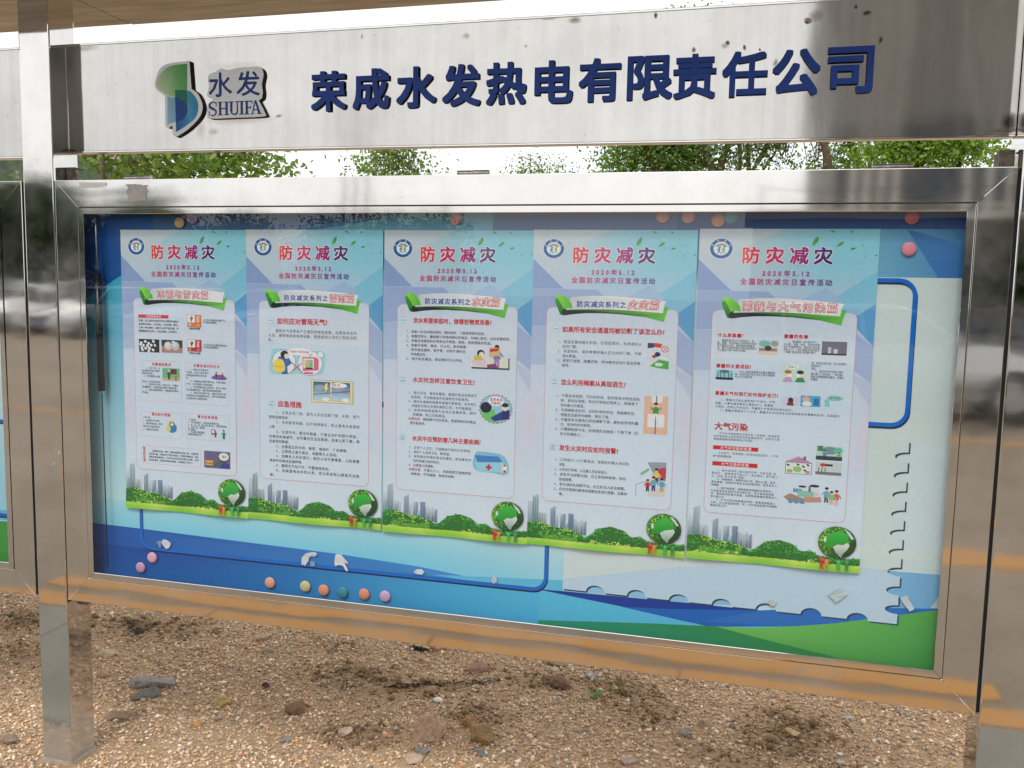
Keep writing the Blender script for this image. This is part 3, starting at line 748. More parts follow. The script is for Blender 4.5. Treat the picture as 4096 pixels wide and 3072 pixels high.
# neighbour case print
B2 = Print(y=.0446)
B2.grid(-2.45, -.16, .055, 1.143, 20, 30, lambda x, z: mix((150, 206, 224), (206, 222, 222), sstep(.2, .8, z)))
B2.up().poly([(-2.4, .20), (-.16, .20), (-.16, .06), (-2.4, .06)], (60, 150, 60))
B2.poly([(-2.4, .23), (-.16, .235), (-.16, .205), (-2.4, .195)], (90, 180, 220))
B2.up().band(rr(-.9, -.175, .215, .50, .034), .009, (24, 44, 88), True).up().band(rr(-.9, -.176, .22, .505, .034), .009, (14, 96, 176), True)
B2.rect(-2.4, 1.04, -.16, 1.13, (70, 120, 170))
sub(B2.build('printed_backboard', None), left)

# ------------------------------------------------------------------ posters
def pbg(x, d):
    t = mix((200, 218, 228), (142, 212, 228), sstep(40, 330, x))
    c = mix(t, (182, 202, 226), sstep(60, 190, d))
    c = mix(c, (204, 222, 238), sstep(190, 400, d))
    p = math.exp(-((d-470)/95)**2)*(1-sstep(0, 45, min(x, 393-x)))*.40
    c = mix(c, (236, 200, 216), p)
    return mix(c, (212, 226, 238), sstep(520, 640, d))
def ov(col, a): return lambda x, d: mix(pbg(x, d), col, a)
def grad(x0, x1, cs):
    def f(x, d):
        t = min(.9999, max(0, (x-x0)/(x1-x0)))*(len(cs)-1); i = int(t); return mix(cs[i], cs[i+1], t-i)
    return f
TG = grad(97, 298, [(238, 78, 70), (222, 50, 96), (206, 44, 118), (140, 42, 130), (44, 30, 104)])
SG = grad(94, 300, [(222, 60, 100), (205, 55, 120), (186, 60, 140), (150, 60, 150), (84, 60, 140)])
NAVY, RED, INK = (6, 80, 166), (196, 10, 30), (14, 20, 36)
def panel_pts(x0, x1, d0, d1, r, n=5):
    return [(a, -b) for a, b in rr(x0, x1, -d1, -d0, r, n)]
def rbox(p, x0, d0, x1, d1, r=6, w_=.9, col=(236, 178, 190), fill=None):
    q = panel_pts(x0, x1, d0, d1, r)
    if fill: p.poly(q, fill)
    p.band(q, w_, col, True)
def figure(p, x, d, s, coat, legs=(50, 50, 80), hair=(30, 26, 30), skin=(236, 200, 176), arm=0):
    """small drawn person; x,d = feet centre, s = height"""
    p.poly([(x-.13*s, d), (x-.11*s, d-.42*s), (x+.11*s, d-.42*s), (x+.13*s, d), (x+.03*s, d), (x, d-.3*s), (x-.03*s, d)], legs)
    p.poly([(x-.17*s, d-.36*s), (x-.15*s, d-.70*s), (x-.06*s, d-.76*s), (x+.06*s, d-.76*s), (x+.15*s, d-.70*s), (x+.17*s, d-.36*s)], coat)
    for k in (-1, 1):
        e = (x+k*.30*s, d-(.78 if arm else .46)*s); p.band([(x+k*.13*s, d-.68*s), (x+k*.22*s, d-.58*s), e], .07*s, coat); p.ell(e[0], e[1], .04*s, .04*s, skin, 8)
    p.ell(x, d-.87*s, .105*s, .12*s, skin, 12); p.ell(x, d-.93*s, .115*s, .085*s, hair, 12)

def landscape(p, seed):
    rnd = random.Random(seed)
    # city
    def tower(x0, x1, d0, d1, sl=0, base=(120, 150, 170)):
        p.poly([(x0, d1), (x1, d1), (x1, d0), (x0, d0+sl)], lambda x, d: mix(mix(base, (206, 222, 232), .35), (222, 234, 240), .5+.5*math.sin(x*1.9)) if d < d1-2 else mix(base, (90, 120, 120), .5))
        n = max(1, int((x1-x0)/4.2))
        for k in range(n):
            xx = x0+(k+.5)*(x1-x0)/n; p.rect(xx-.5, d0+sl+3, xx+.5, d1, mix(base, (60, 90, 120), .5))
    tower(0.5, 14, 668, 740, 3, (128, 158, 172)); tower(13, 28, 655, 740, 7, (96, 128, 146)); tower(28, 41, 701, 740, 0, (92, 118, 108))
    tower(42, 50, 702, 740, 0, (150, 168, 184)); tower(59, 72, 682, 742, 8, (130, 150, 176)); tower(73, 80, 700, 742, 2, (150, 170, 186))
    tower(84, 98, 700, 745, 0, (110, 134, 160)); tower(105, 118, 699, 748, 0, (92, 112, 150)); tower(96, 106, 722, 748, 0, (70, 140, 168)); tower(119, 130, 709, 748, 4, (86, 110, 146))
    tower(131, 136, 716, 748, 1, (160, 176, 190)); tower(137, 143, 710, 748, 0, (70, 90, 120)); tower(144, 151, 714, 750, 5, (110, 128, 150))
    # grass strip
    p.up(); p.grid(0.2, 392.8, 785.8, 760, 30, 5, lambda x, d: mix((222, 234, 110), (128, 200, 60), abs(math.sin(x*.021+1))*.4+.6*sstep(764, 784, d)))
    # tree clumps
    env = lambda x: np.interp(x, [0, 25, 52, 75, 105, 128, 150, 162, 180, 212, 245, 262, 285, 300, 345, 393], [726, 722, 727, 734, 733, 742, 752, 744, 727, 719, 727, 742, 738, 748, 752, 748])
    p.up()
    ex = np.linspace(.4, 392.6, 60); p.poly([(a, env(a)+4) for a in ex]+[(a, 768) for a in ex[::-1]], (44, 116, 46)).up(2e-4)
    for lay in range(5):
        for k in range(118):
            x = rnd.uniform(2, 391); e = env(x); bot = 766
            t_ = rnd.random()**1.2 if lay else 1-rnd.random()*.3
            d = e+(bot-e)*t_*(1 if lay else .9)+3
            r = rnd.uniform(1.8, 4.2)*(1.5 if lay == 0 else 1-.1*lay)
            if d-r < e: d = e+r
            if d+r > 769: d = 769-r
            light = 1 if 30 < x < 130 else 0
            lum = (1-(d-e)/(bot-e+.1))*.75+rnd.uniform(-.35, .35)
            lo, hi = ((84, 160, 54), (190, 236, 110)) if light else ((30, 110, 44), (112, 210, 84))
            if lay == 0: lum = .05
            x = min(max(x, r+.3), 392.7-r)
            p.poly([(x+r*(1+.3*rnd.uniform(-1, 1))*math.cos(a), d+r*.8*(1+.3*rnd.uniform(-1, 1))*math.sin(a)) for a in [j*math.pi/3.5+rnd.random()*.4 for j in range(7)]], mix(lo, hi, min(1, max(0, lum))), up=3e-6)
    p.up()
def globe(p, seed):
    rnd = random.Random(seed+50)
    cx, cy, r = 341, 717, 42
    p.ell(cx, cy, r, r*.90, lambda x, d: mix((70, 140, 56), (20, 58, 34), sstep(cx-40, cx+40, x)*.6+sstep(cy-30, cy+34, d)*.4), 36)
    for k in range(170):
        a = rnd.uniform(0, 6.28); q = rnd.uniform(.55, .96)*r; x, d = cx+q*math.cos(a), cy+q*math.sin(a)*.9
        lit = max(0, min(1, .55-(x-cx)/70-(d-cy)/80+rnd.uniform(-.25, .25)))
        s_ = rnd.uniform(1.4, 3.2); p.ell(x, d, s_, s_*.75, mix((16, 84, 44), (150, 214, 80), lit), 6, rot=rnd.random()*3)
    p.up(); p.poly([(cx-26, cy-10), (cx-12, cy-24), (cx+10, cy-28), (cx+22, cy-20), (cx+27, cy-4), (cx+20, cy+4), (cx+6, cy+6), (cx-2, cy+14), (cx-20, cy+13), (cx-30, cy+6)], lambda x, d: mix((30, 150, 50), (60, 190, 70), sstep(cy+10, cy-25, d)))
    p.poly([(cx-9, cy+10), (cx+2, cy+3), (cx+24, cy-2), (cx+27, cy+5), (cx+22, cy+15), (cx+14, cy+24), (cx+10, cy+34), (cx+3, cy+28), (cx-4, cy+20)], lambda x, d: mix((210, 222, 214), (140, 170, 150), sstep(cy, cy+34, d)))
    p.poly([(cx+14, cy-34), (cx+26, cy-26), (cx+36, cy-12), (cx+30, cy-10), (cx+20, cy-24)], (206, 220, 206))
    p.ell(cx-27, cy-6, 3, 7, (214, 228, 206), 10)
    # supporters
    for (x, c, s_) in ((309, (196, 46, 42), 30), (320, (206, 140, 60), 26), (346, (52, 176, 96), 27), (364, (34, 140, 90), 27)):
        d = 781; p.band([(x-3, d), (x-1.2, d-.42*s_)], 2.6, c); p.band([(x+3.4, d), (x+1.2, d-.42*s_)], 2.6, c)
        p.ell(x, d-.5*s_, 4, .22*s_, c, 12); p.band([(x-2.5, d-.60*s_), (x-8, d-.92*s_)], 2.2, c); p.band([(x+2.5, d-.60*s_), (x+8, d-.92*s_)], 2.2, c)
        p.ell(x, d-.80*s_, 3.4, 3.6, mix(c, (255, 240, 150), .25), 12)
def emblem(p):
    cx, cy = 50.4, 45.4
    p.ell(cx, cy, 27, 24.2, (236, 242, 246), 36); p.ell(cx, cy, 25.6, 22.9, (20, 98, 172), 36); p.ell(cx, cy, 17.6, 15.8, (240, 246, 248), 30)
    for k, c in enumerate([(214, 60, 50), (240, 190, 60), (90, 180, 90), (60, 140, 200)]):
        r = 14.2-1.5*k; p.band([(cx+r*math.cos(a), cy-1-r*.72*math.sin(a)) for a in [math.radians(20+140*j/10) for j in range(11)]], 1.3, c)
    for (x, c) in ((cx-5, (24, 104, 176)), (cx+5.5, (110, 190, 90))):
        p.ell(x, cy-3.2, 2, 1.9, c, 8); p.poly([(x-2.2, cy-.6), (x+2.2, cy-.6), (x+1.5, cy+6), (x-1.5, cy+6)], c)
        p.band([(x-1, cy+5), (x-3.4, cy+12)], 1.8, c); p.band([(x+1, cy+5), (x+3.4, cy+12)], 1.8, c); p.band([(x-2, cy), (x-5.2, cy+4)], 1.3, c); p.band([(x+2, cy), (x+(4 if x < cx else 1), cy-6)], 1.3, c)
    for c, a in zip('防灾减灾', (158, 112, 68, 22)):
        x, d = cx+21.4*math.cos(math.radians(a)), cy-19.3*math.sin(math.radians(a)); p.text(c, x-2.4, d, 4.8, (226, 236, 244), bold=.03)

def poster(k, L, T, y, label, tilt=0.0):
    """origin L,T = top left corner; content in mm right / down"""
    root = Print(L, T, y, True)
    root.grid(0, 393, 786, 0, 26, 44, pbg).up()
    root.poly([(0, 70), (77, 142), (0, 142)], ov((110, 140, 202), .62)).poly([(0, 143), (160, 143), (178, 158), (250, 215), (0, 235)], ov((126, 150, 206), .5))
    root.poly([(0, 235), (120, 235), (40, 330), (0, 330)], ov((150, 172, 214), .4))
    root.poly([(393, 92), (232, 205), (393, 205)], ov((104, 192, 220), .55)).poly([(236, 158), (283, 132), (322, 158), (290, 200), (200, 200)], ov((150, 182, 220), .5))
    root.poly([(393, 165), (340, 205), (393, 262)], ov((66, 150, 206), .75)).poly([(393, 262), (356, 235), (330, 300), (393, 345)], ov((136, 156, 208), .5))
    root.poly([(0, 0), (190, 0), (60, 66), (0, 60)], ov((214, 222, 226), .6)).poly([(393, 345), (340, 320), (393, 400)], ov((180, 190, 220), .5))
    r = root.build('poster', None)
    tag(r, label, 'poster', 'disaster prevention posters behind the glass')
    def new(lift=0):
        p = Print(L, T, y, True); p.l = 5e-4+lift; return p
    e = new(); emblem(e); e.build('emblem', r)
    # leaves
    for (x, d, l_, w_, a) in ((257, 27.5, 25, 10, -60), (310, 34, 20, 7, -38), (337.5, 43.5, 12, 5, -10), (293, 5.5, 12, 4, 20), (333, 6, 9, 3.5, 35), (362, 60, 5, 1.8, 30), (387, 58, 7, 2.4, -35), (358, 36, 4, 1.5, 10)):
        a = math.radians(a); q = []
        lf = new()
        up_ = [(t_-.5, .5*math.sin(math.pi*t_)) for t_ in (0, .2, .45, .7, .9, 1)]; dn = [(t_-.5, -.5*math.sin(math.pi*t_)) for t_ in (.9, .7, .45, .2)]
        lf.poly([(x+l_*u*math.cos(a)-w_*v*math.sin(a), d+l_*u*math.sin(a)+w_*v*math.cos(a)) for u, v in up_+dn], lambda X_, D_: mix((120, 190, 80), (60, 150, 60), sstep(x-8, x+8, X_)))
        lf.band([(x-l_*.45*math.cos(a), d-l_*.45*math.sin(a)), (x+l_*.45*math.cos(a), d+l_*.45*math.sin(a))], .7, (50, 130, 55)); lf.build('leaf_print', r)
    t = new()
    for c, xa in zip('防灾减灾', (95.5, 148.5, 201.5, 253.5)):
        t.text(c, xa+1, 60, 40, (246, 246, 250), bold=.092, sx=1.05)
    t.up()
    for c, xa in zip('防灾减灾', (95.5, 148.5, 201.5, 253.5)):
        t.text(c, xa+1, 60, 40, TG, bold=.044, sx=1.05)
    t.text('2020年5.12', 143, 100.6, 14.5, SG, x1=250, bold=.045)
    t.text('全国防灾减灾日宣传活动', 94.5, 120.3, 15.5, SG, x1=299, bold=.028)
    t.build('title_lettering', r)
    pn = new(); q = panel_pts(36.8, 355.5, 187, 671, 15)
    pn.grid(37.5, 355, 668, 190, 3, 14, lambda x, d: mix(pbg(x, d), (226, 232, 238), .52)) if False else None
    pn.poly(panel_pts(36.8, 355.5, 187, 330, 15), lambda x, d: mix(pbg(x, d), (226, 234, 240), .45+.3*sstep(187, 330, d)))
    pn.poly(panel_pts(36.9, 355.4, 300, 671, 15), lambda x, d: mix(pbg(x, d), (214, 229, 241), .75 if d > 350 else .6))
    pn.band(q, .9, (226, 130, 140), True); pn.build('text_panel', r)
    b = new(3e-4)
    b.poly([(72, 205.6), (68, 198), (78, 190), (95, 186), (330, 181), (331.5, 182), (326, 200), (322.3, 216.5), (300, 211), (278.6, 206), (217.3, 200.4), (170, 199), (132.7, 200), (104, 203), (82.3, 206.6)],
           lambda x, d: mix((16, 40, 34), (104, 196, 70), sstep(185, 320, x)))
    b.poly([(84.4, 193.4), (96, 161.5), (142.3, 157.8), (180, 157.4), (216.6, 159), (270, 161.8), (326, 167.5), (321, 178), (319, 195.2), (280, 193.4), (241.7, 191), (190, 189.6), (142.7, 190.3), (110, 192)],
           lambda x, d: mix((200, 208, 212), (232, 234, 236), sstep(90, 190, x)))
    b.poly([(56.6, 171.5), (60, 165), (80, 178), (86, 191), (78.4, 192), (73, 199), (78, 206.3), (70, 204), (64, 190), (60, 180)], lambda x, d: mix((62, 160, 60), (34, 116, 50), sstep(170, 205, d)))
    b.poly([(51.9, 159.7), (66.6, 157), (76, 158.5), (84.4, 162.6), (92, 170), (98.5, 178), (100.5, 190), (90, 188.5), (78.4, 190.6), (73, 180), (66, 169), (59, 162.5)], lambda x, d: mix((140, 220, 70), (84, 190, 60), sstep(60, 100, x)))
    b.up()
    ttl = {1: ('', '冰雹与雪灾篇', 113, 276), 2: ('防灾减灾系列之', '雷雨篇', 242, 314), 3: ('防灾减灾系列之', '水灾篇', 235, 308), 4: ('防灾减灾系列之', '火灾篇', 233, 309), 5: ('', '雾霾与大气污染篇', 102, 314)}[k]
    it = .18 if k in (3, 4) else 0
    if ttl[0]: b.text(ttl[0], 110, 178, 16, NAVY, x1=ttl[2]-2, bold=.034)
    sz = 23 if k != 1 else 24
    b.text(ttl[1], ttl[2], 177 if k != 1 else 175.5, sz, (200, 8, 34), x1=ttl[3], bold=.085, italic=it); b.up()
    b.text(ttl[1], ttl[2], 177 if k != 1 else 175.5, sz, (242, 243, 244), x1=ttl[3], bold=0, italic=it)
    b.build('ribbon_banner', r)
    s = new(2e-4); landscape(s, k); s.build('landscape_print', r)
    gl = new(1.5e-3+2e-3); globe(gl, k); gl.build('globe_print', r)
    return r, new

def num(p, x, d, c):
    p.ell(x, d, 10, 9.4, (150, 200, 216), 22); p.ell(x, d, 9.2, 8.6, (206, 228, 236), 22); p.text(c, x-6.2, d, 12.5, (34, 110, 150), bold=.02)
def head(new, r, nx_, nd, c, s_, x, d, size, x1, bold=.04):
    if c: q = new(2e-4); num(q, nx_, nd, c); q.build('heading_number', r)
    q = new(2e-4); q.text(s_, x, d, size, RED, x1=x1, bold=bold); q.build('heading', r)
def para(p, lines, d0, d1, size, ink=INK, bold=0):
    n = len(lines)
    for i, (x, s_, x1) in enumerate(lines):
        d = d0+(d1-d0)*i/max(1, n-1); p.text(s_, x, d, size, ink, x1=x1, bold=bold)

XS = [(.1750, 1.0667, .0422), (.5665, 1.0678, .0418), (.9635, 1.0672, .0420), (1.3557, 1.0690, .0414), (1.7525, 1.0720, .0422)]
LAB = ['poster headed 冰雹与雪灾篇, leftmost of the five, with hailstone photos and orange and red warning signs',
       'second poster from the left, headed 雷雨篇, with backpack figure and pink television drawing',
       'middle poster of the five, headed 水灾篇, with light blue first aid box drawing',
       'fourth poster from the left, headed 火灾篇, with rope climber drawing',
       'rightmost poster, headed 雾霾与大气污染篇, with drawings of a factory and a family']
# --- poster 2 (thunderstorm)
r, new = poster(2, *XS[1], LAB[1])
head(new, r, 71.9, 239.5, '一', '如何应对雷雨天气?', 90.5, 240.8, 17.5, 241); head(new, r, 72, 463.2, '二', '应急措施', 91.4, 463.2, 17.8, 161)
t = new(2e-4)
para(t, [(85, '雷雨天气常常会产生强烈的放电现象。如果放电击中', 321), (64, '人员、建筑物或者各种设备，常会造成人员伤亡和经济损', 321), (64, '失。', None)], 267, 291.5, 9.4)
t.build('body_text', r); t = new(2e-4); L2 = [(85.8, '1、注意关闭门窗，室内人员应远离门窗、水管、煤气', 330), (64, '管等金属物体;', 124), (85.6, '2、关闭家用电器，拉开电源插头，防止雷电从电源线', 330), (64, '入侵;', 84), (85.4, '3、在室外时，要及时躲避，不要在空旷的野外停留。', 330), (64, '如果无处躲避时，应尽量在低洼处躲避，或者立即下蹲，降', 330),
      (64, '低身体的高度;', 125), (85.1, '4、远离孤立的大树、高塔、电线杆、广告牌等;', 296), (85, '5、立即停止室外游泳、划船等水上活动;', 266), (84.9, '6、如果多人共处室外，相互之间不要靠紧，以防被雷', 330), (65, '电击中后电流互相传导;', 164), (84.7, '7、雷雨天气在户外，不要使用手机;', 244), (84.6, '8、对被雷电击中的人员，应立即采取心肺复苏法抢', 330), (66, '救。', None)]
para(t, L2, 487, 658.5, 9.4); t.build('body_text', r)
p = new(2e-4)
p.poly(smooth_path([(66, 375), (72, 330), (82, 314), (150, 318), (218, 318), (232, 330), (226, 372), (205, 381), (150, 380), (90, 384)], 4), (160, 216, 226))
p.ell(110, 350, 35, 33, (60, 90, 140), 28); p.ell(110, 350, 34, 32, (232, 238, 242), 28)
p.ell(187, 350, 36, 33.5, (60, 90, 140), 28); p.ell(187, 350, 35, 32.5, (232, 238, 242), 28); p.ell(217.5, 326, 9.5, 9, (60, 90, 140), 16); p.ell(217.5, 326, 8.7, 8.2, (232, 238, 242), 16)
p.poly([(94, 336), (122, 334), (134, 352), (120, 362), (122, 382), (104, 382), (92, 360)], (40, 112, 176)); p.ell(112, 330, 12, 11, (30, 32, 50), 16); p.ell(118, 334, 7, 7, (238, 214, 200), 12)
p.poly(smooth_path([(80, 350), (92, 342), (108, 346), (114, 366), (108, 376), (86, 378), (79, 366)], 3), (240, 214, 90)); p.band([(84, 362), (110, 363)], 1.2, (190, 150, 50))
p.poly([(165, 334), (206, 334), (212, 340), (212, 368), (166, 372)], (222, 110, 140)); p.rect(168, 338, 198, 364, (236, 240, 240)); p.rect(171, 341, 195, 361, lambda x, d: mix((240, 190, 120), (90, 190, 190), sstep(171, 195, x))); p.poly([(182, 361), (195, 341), (195, 361)], (120, 200, 110)); p.rect(173, 361.5, 195, 366, (44, 44, 54))
p.rect(170, 374, 196, 379, (220, 90, 130)); p.band([(186, 333), (182, 322)], 1, (60, 60, 70)); p.band([(188, 333), (194, 322)], 1, (60, 60, 70))
p.poly(smooth_path([(122, 318), (150, 311), (186, 315), (190, 325), (160, 330), (128, 328)], 3), (240, 244, 246)); p.text('打雷时不能用电器', 126, 321, 6.6, (190, 50, 80), x1=184, bold=.03)
p.band([(133, 350), (165, 376)], 2.2, (206, 50, 60)); p.band([(163, 351), (134, 374)], 2.2, (206, 50, 60)); p.build('picture', r)
p = new(2e-4)
p.rect(191, 393.5, 312, 454, (120, 110, 80)); p.rect(192, 394.5, 307, 453, (238, 226, 170)); p.poly([(307, 394.5), (311, 393), (311, 452), (307, 453)], (222, 206, 150))
for (a, b_) in ((197, 245), (251, 302)):
    p.rect(a-.8, 398.2, b_+.8, 447.8, (70, 90, 120)); p.rect(a, 399, b_, 447, lambda x, d: mix((30, 90, 160), (190, 222, 236), sstep(402, 440, d)))
    p.ell(a+20, 414, 17, 8, (160, 170, 182), 14); p.ell(b_-12, 444, 11, 5, (236, 240, 242), 12); p.ell(b_-13, 421, 12, 6, (140, 152, 168), 12)
p.band([(197, 433), (302, 420)], 1.6, (50, 60, 76)); p.poly([(232, 402), (239, 402), (236, 412), (241, 412), (228, 430), (232, 416), (228, 416)], (246, 236, 110))
p.poly(smooth_path([(246, 404), (265, 399), (290, 402), (292, 409), (268, 412), (248, 410)], 3), (240, 244, 246)); p.text('远离门窗', 249, 405.6, 6.4, (190, 50, 80), x1=274, bold=.03); p.build('picture', r)

# --- poster 3 (flood)
r, new = poster(3, *XS[2], LAB[2])
for d, c, s_, x1 in ((228, '一', '洪水将要来临时，做哪些物资准备?', 292), (380.5, '二', '水灾时怎样注意饮食卫生?', 251), (533, '三', '水灾中应预防哪几种主要疾病?', 269)):
    head(new, r, 53, d, c, s_, 80, d-.2, 14.6, x1)
t = new(2e-4); S = 8.3
para(t, [(62.4, '1、', 74), (62.4, '2、', 74), (62.4, '3、', 74), (62.4, '4、', 74)], 256.5, 292, S)
for i, (x, s_, x1) in enumerate([(75, '准备一台无线电收音机，随时收听、了解各种相关信息。', 277), (75, '准备饮用水、罐装果汁和保持期长的食品，并捆扎密封，以防发霉变质。', 343), (75, '准备好保暖用的衣物及治疗感冒、痢疾、皮肤感染的药品。', 295), (75, '准备手电筒、蜡烛、打火机、颜色鲜艳', 223), (75, '的衣物及旗帜、哨子等，以防不测时当', 221), (74, '作求救信号。', 121), (62.4, '5、将汽车加满油，保证随时可以开动。', 220)]):
    t.text(s_, x, 256.5+i*11.6, S, INK, x1=x1)
t.build('body_text', r); t = new(2e-4); para(t, [(68.8, '1、被水浸泡、淹渍及霉变、酸馊的食品及粮食不', 254), (76, '能食用；不洁粮食制作的食物也不能食用。', 238), (68.8, '2、被洪水淹毙的牲畜及家禽不能食用。水中死亡', 254), (78, '的鱼虾贝类大多是中毒死亡的，也不能食用。', 247), (68.8, '3、采取药物喷洒等方法消灭虫蝇老鼠，制作', 253), (81, '防蝇罩，防止污染食品。', 177), (101, '　被蚊蝇叮咬的食品、老鼠啃啮过的食品', 252), (74, '更不能食用。', 121)], 414, 493, S)
t.text('★禁与忌', 69, 481.5, S, (196, 60, 60), x1=101, bold=.02)
t.build('body_text', r); t = new(2e-4); para(t, [(71, '1、注意个人卫生，不接触被污染的水及食物。', 245), (71, '2、保持个人身体卫生，勤洗澡。', 189), (71, '3、保持居住环境的清洁和通风，用消毒剂冲', 241), (83, '洗所有被污染的地方。', 162), (71, '4、注意病人的隔离。', 146), (104, '　不要让小儿、体弱者密切接触传染', 242), (78, '病患者，不可触摸、食用死动物。', 203)], 557, 626.5, S)
t.text('★禁与忌', 71, 614.8, S, (196, 60, 60), x1=104, bold=.02); t.build('body_text', r)
p = new(2e-4)
p.rect(238, 316, 337, 345, (40, 36, 50)); p.rect(236, 313, 334, 341, (222, 224, 210))
p.poly([(240, 322), (270, 318), (280, 328), (274, 338), (240, 336)], (226, 200, 214)); p.ell(262, 306, 10, 9.5, (28, 26, 50), 14); p.ell(264, 309, 7, 7, (238, 222, 214), 12); p.poly([(244, 312), (262, 310), (268, 322), (246, 324)], (206, 196, 80))
figure(p, 304, 340, 56, (96, 140, 190), (176, 130, 180)); p.rect(284, 290, 312, 311, (226, 180, 130)); p.poly([(286, 294), (308, 291), (308, 298), (286, 302)], (206, 50, 46)); p.poly([(278, 334), (300, 330), (310, 342), (280, 342)], (120, 70, 120)); p.build('picture', r)
p = new(2e-4); cx, cd = 303.5, 445
for rr_, c in ((45, (150, 76, 70)), (43, (150, 206, 222))):
    p.poly([(cx+(rr_ if j % 2 else rr_*.90)*math.cos(j*math.pi/24), cd+(rr_ if j % 2 else rr_*.90)*.86*math.sin(j*math.pi/24)) for j in range(48)], c)
p.poly([(266, 452), (300, 446), (310, 480), (290, 478), (270, 468)], (110, 196, 110)); p.ell(278, 442, 15, 14, (24, 26, 60), 14); p.poly([(290, 468), (330, 444), (338, 452), (336, 470), (300, 476)], (40, 60, 140))
p.rect(322, 446, 340, 470, (34, 44, 110)); p.ell(328, 440, 8.5, 9, (238, 222, 214), 12); p.ell(328, 434, 9.5, 5.5, (26, 26, 44), 12)
p.ell(304, 425, 21, 12.5, (236, 240, 244), 18); p.text('变质食品', 288, 421, 8.4, (180, 40, 80), x1=321, bold=.03); p.text('不能吃!', 290, 430, 8.4, (180, 40, 80), x1=318, bold=.03); p.build('picture', r)
p = new(2e-4)
p.poly(smooth_path([(245, 585), (252, 562), (262, 556), (320, 560), (338, 580), (341, 600), (332, 613), (300, 609), (262, 608), (250, 600)], 3), (130, 196, 218))
p.poly([(250, 566), (314, 566), (324, 580), (258, 584)], (64, 130, 200)); p.poly([(252, 584), (322, 580), (320, 606), (258, 608)], (150, 212, 228)); p.poly([(322, 580), (338, 590), (334, 612), (320, 606)], (216, 208, 190)); figure(p, 330, 608, 22, (240, 240, 240), (40, 60, 120))
p.rect(285, 587.5, 291, 603, (206, 40, 60)); p.rect(280, 592.5, 296, 598, (206, 40, 60)); p.build('picture', r)

# --- poster 4 (fire)
r, new = poster(4, *XS[3], LAB[3])
for x, d, c, s_, x1 in ((61.3, 240.5, '一', '如果所有安全通道均被切断了该怎么办?', 328), (60.5, 370.5, '二', '怎么利用绳索从高层逃生?', 240), (61, 534.3, '三', '发生火灾时应如何报警?', 227)):
    head(new, r, x, d, c, s_, 76.5, d, 15, x1)
t = new(2e-4); S = 8.6
para(t, [(65.7, '1、若逃生路线被火封锁，应退回室内，关闭通往火', 272), (78, '区的门窗。', 120), (65.7, '2、用湿布料、湿床单等封堵火区方向的门窗，不断', 272), (78, '浇水降温。', 120), (65.7, '3、用手打电筒、挥舞衣物、呼叫等方式向外发出求救', 270), (78, '信号。', 102)], 271, 329, S)
t.build('body_text', r); t = new(2e-4); para(t, [(65, '1、不要盲目跳楼，可利用床单、窗帘等条状物连成绳', 271), (77, '索，紧拴在窗框、铁栏杆等固定物体上，顺绳滑下', 268), (77, '到未着火的楼层。', 142), (65, '2、利用绳索逃生时，应同时用手抓住、用胳膊包住、', 268), (78, '用腿及足部夹住绳索，再往下滑。', 205), (65, '3、尽量双手交替用力抓住绳索下滑，避免双手同时着', 270), (78, '力，支持的时间有限。', 160), (65, '4、只要脚能够卡住，应该想办法喘息一下再下滑（比', 271), (78, '如卡在绳结上）。', 144)], 404, 499, S)
t.build('body_text', r); t = new(2e-4); para(t, [(66, '1、立即拨打119火警电话，准确告知着火地点和', 251), (78, '规模。', 98), (66, '2、大声进行呼喊，以召集人员前来救火。', 205), (66, '3、若有手动报警设施，应立即敲碎玻璃，按动', 245), (78, '按钮报警。', 118), (66, '4、若与消防队相距不远，应立即派人前去报警。', 249), (66, '5、农村可使用村寨特有报警信号进行报警，如敲钟', 249), (79, '等。', None)], 564, 651, S); t.build('body_text', r)
p = new(2e-4); p.rect(286, 267, 337, 329, (214, 222, 226)); p.poly([(286, 267), (312, 267), (300, 278), (286, 280)], (60, 66, 100)); p.poly([(300, 268), (320, 268), (318, 278), (304, 277)], (220, 70, 50)); p.ell(327, 281, 8.5, 7.5, (200, 60, 66), 18); p.ell(327, 281, 6.8, 6, (230, 228, 230), 18); p.band([(322, 276), (332, 286)], 1.4, (200, 60, 66)); p.band([(332, 276), (322, 286)], 1.4, (200, 60, 66))
p.ell(310, 294, 7, 6, (40, 44, 110), 12); p.ell(302, 299, 5, 4, (170, 60, 66), 10); p.band([(312, 300), (334, 304)], 4, (236, 238, 240)); p.poly([(292, 322), (314, 306), (337, 310), (337, 329), (310, 326)], (70, 176, 70)); p.ell(314, 318, 10, 4.5, (210, 226, 230), 14); p.build('picture', r)
p = new(2e-4); p.rect(283, 394, 340, 487, (228, 186, 158)); p.rect(300, 394, 326, 410, (226, 232, 236)); p.rect(292, 438, 332, 470, (226, 234, 238)); p.band([(312, 394), (311, 487)], 2.6, (90, 96, 140)); figure(p, 311, 452, 42, (58, 150, 70), (236, 236, 236), (110, 36, 32), arm=1); p.build('picture', r)
p = new(2e-4); p.poly([(296, 556), (341, 554), (341, 600), (320, 602)], (150, 160, 172)); p.poly([(318, 572), (341, 566), (341, 596), (330, 596)], (190, 60, 76)); p.poly([(279, 584), (299, 570), (302, 575), (282, 590)], (120, 190, 150))
p.poly([(300, 630), (340, 610), (341, 638), (300, 640)], (216, 210, 206)); p.band([(268, 614), (296, 602)], 1.2, (130, 136, 140)); p.band([(270, 614), (270, 640)], 1.2, (130, 136, 140))
for a in ((318, 606, 36, (232, 206, 80), (50, 50, 90)), (312, 626, 36, (110, 170, 190), (44, 50, 110)), (298, 628, 30, (196, 56, 50), (60, 40, 90)), (332, 626, 32, (70, 170, 210), (190, 170, 120))): figure(p, *a[:3], a[3], a[4])
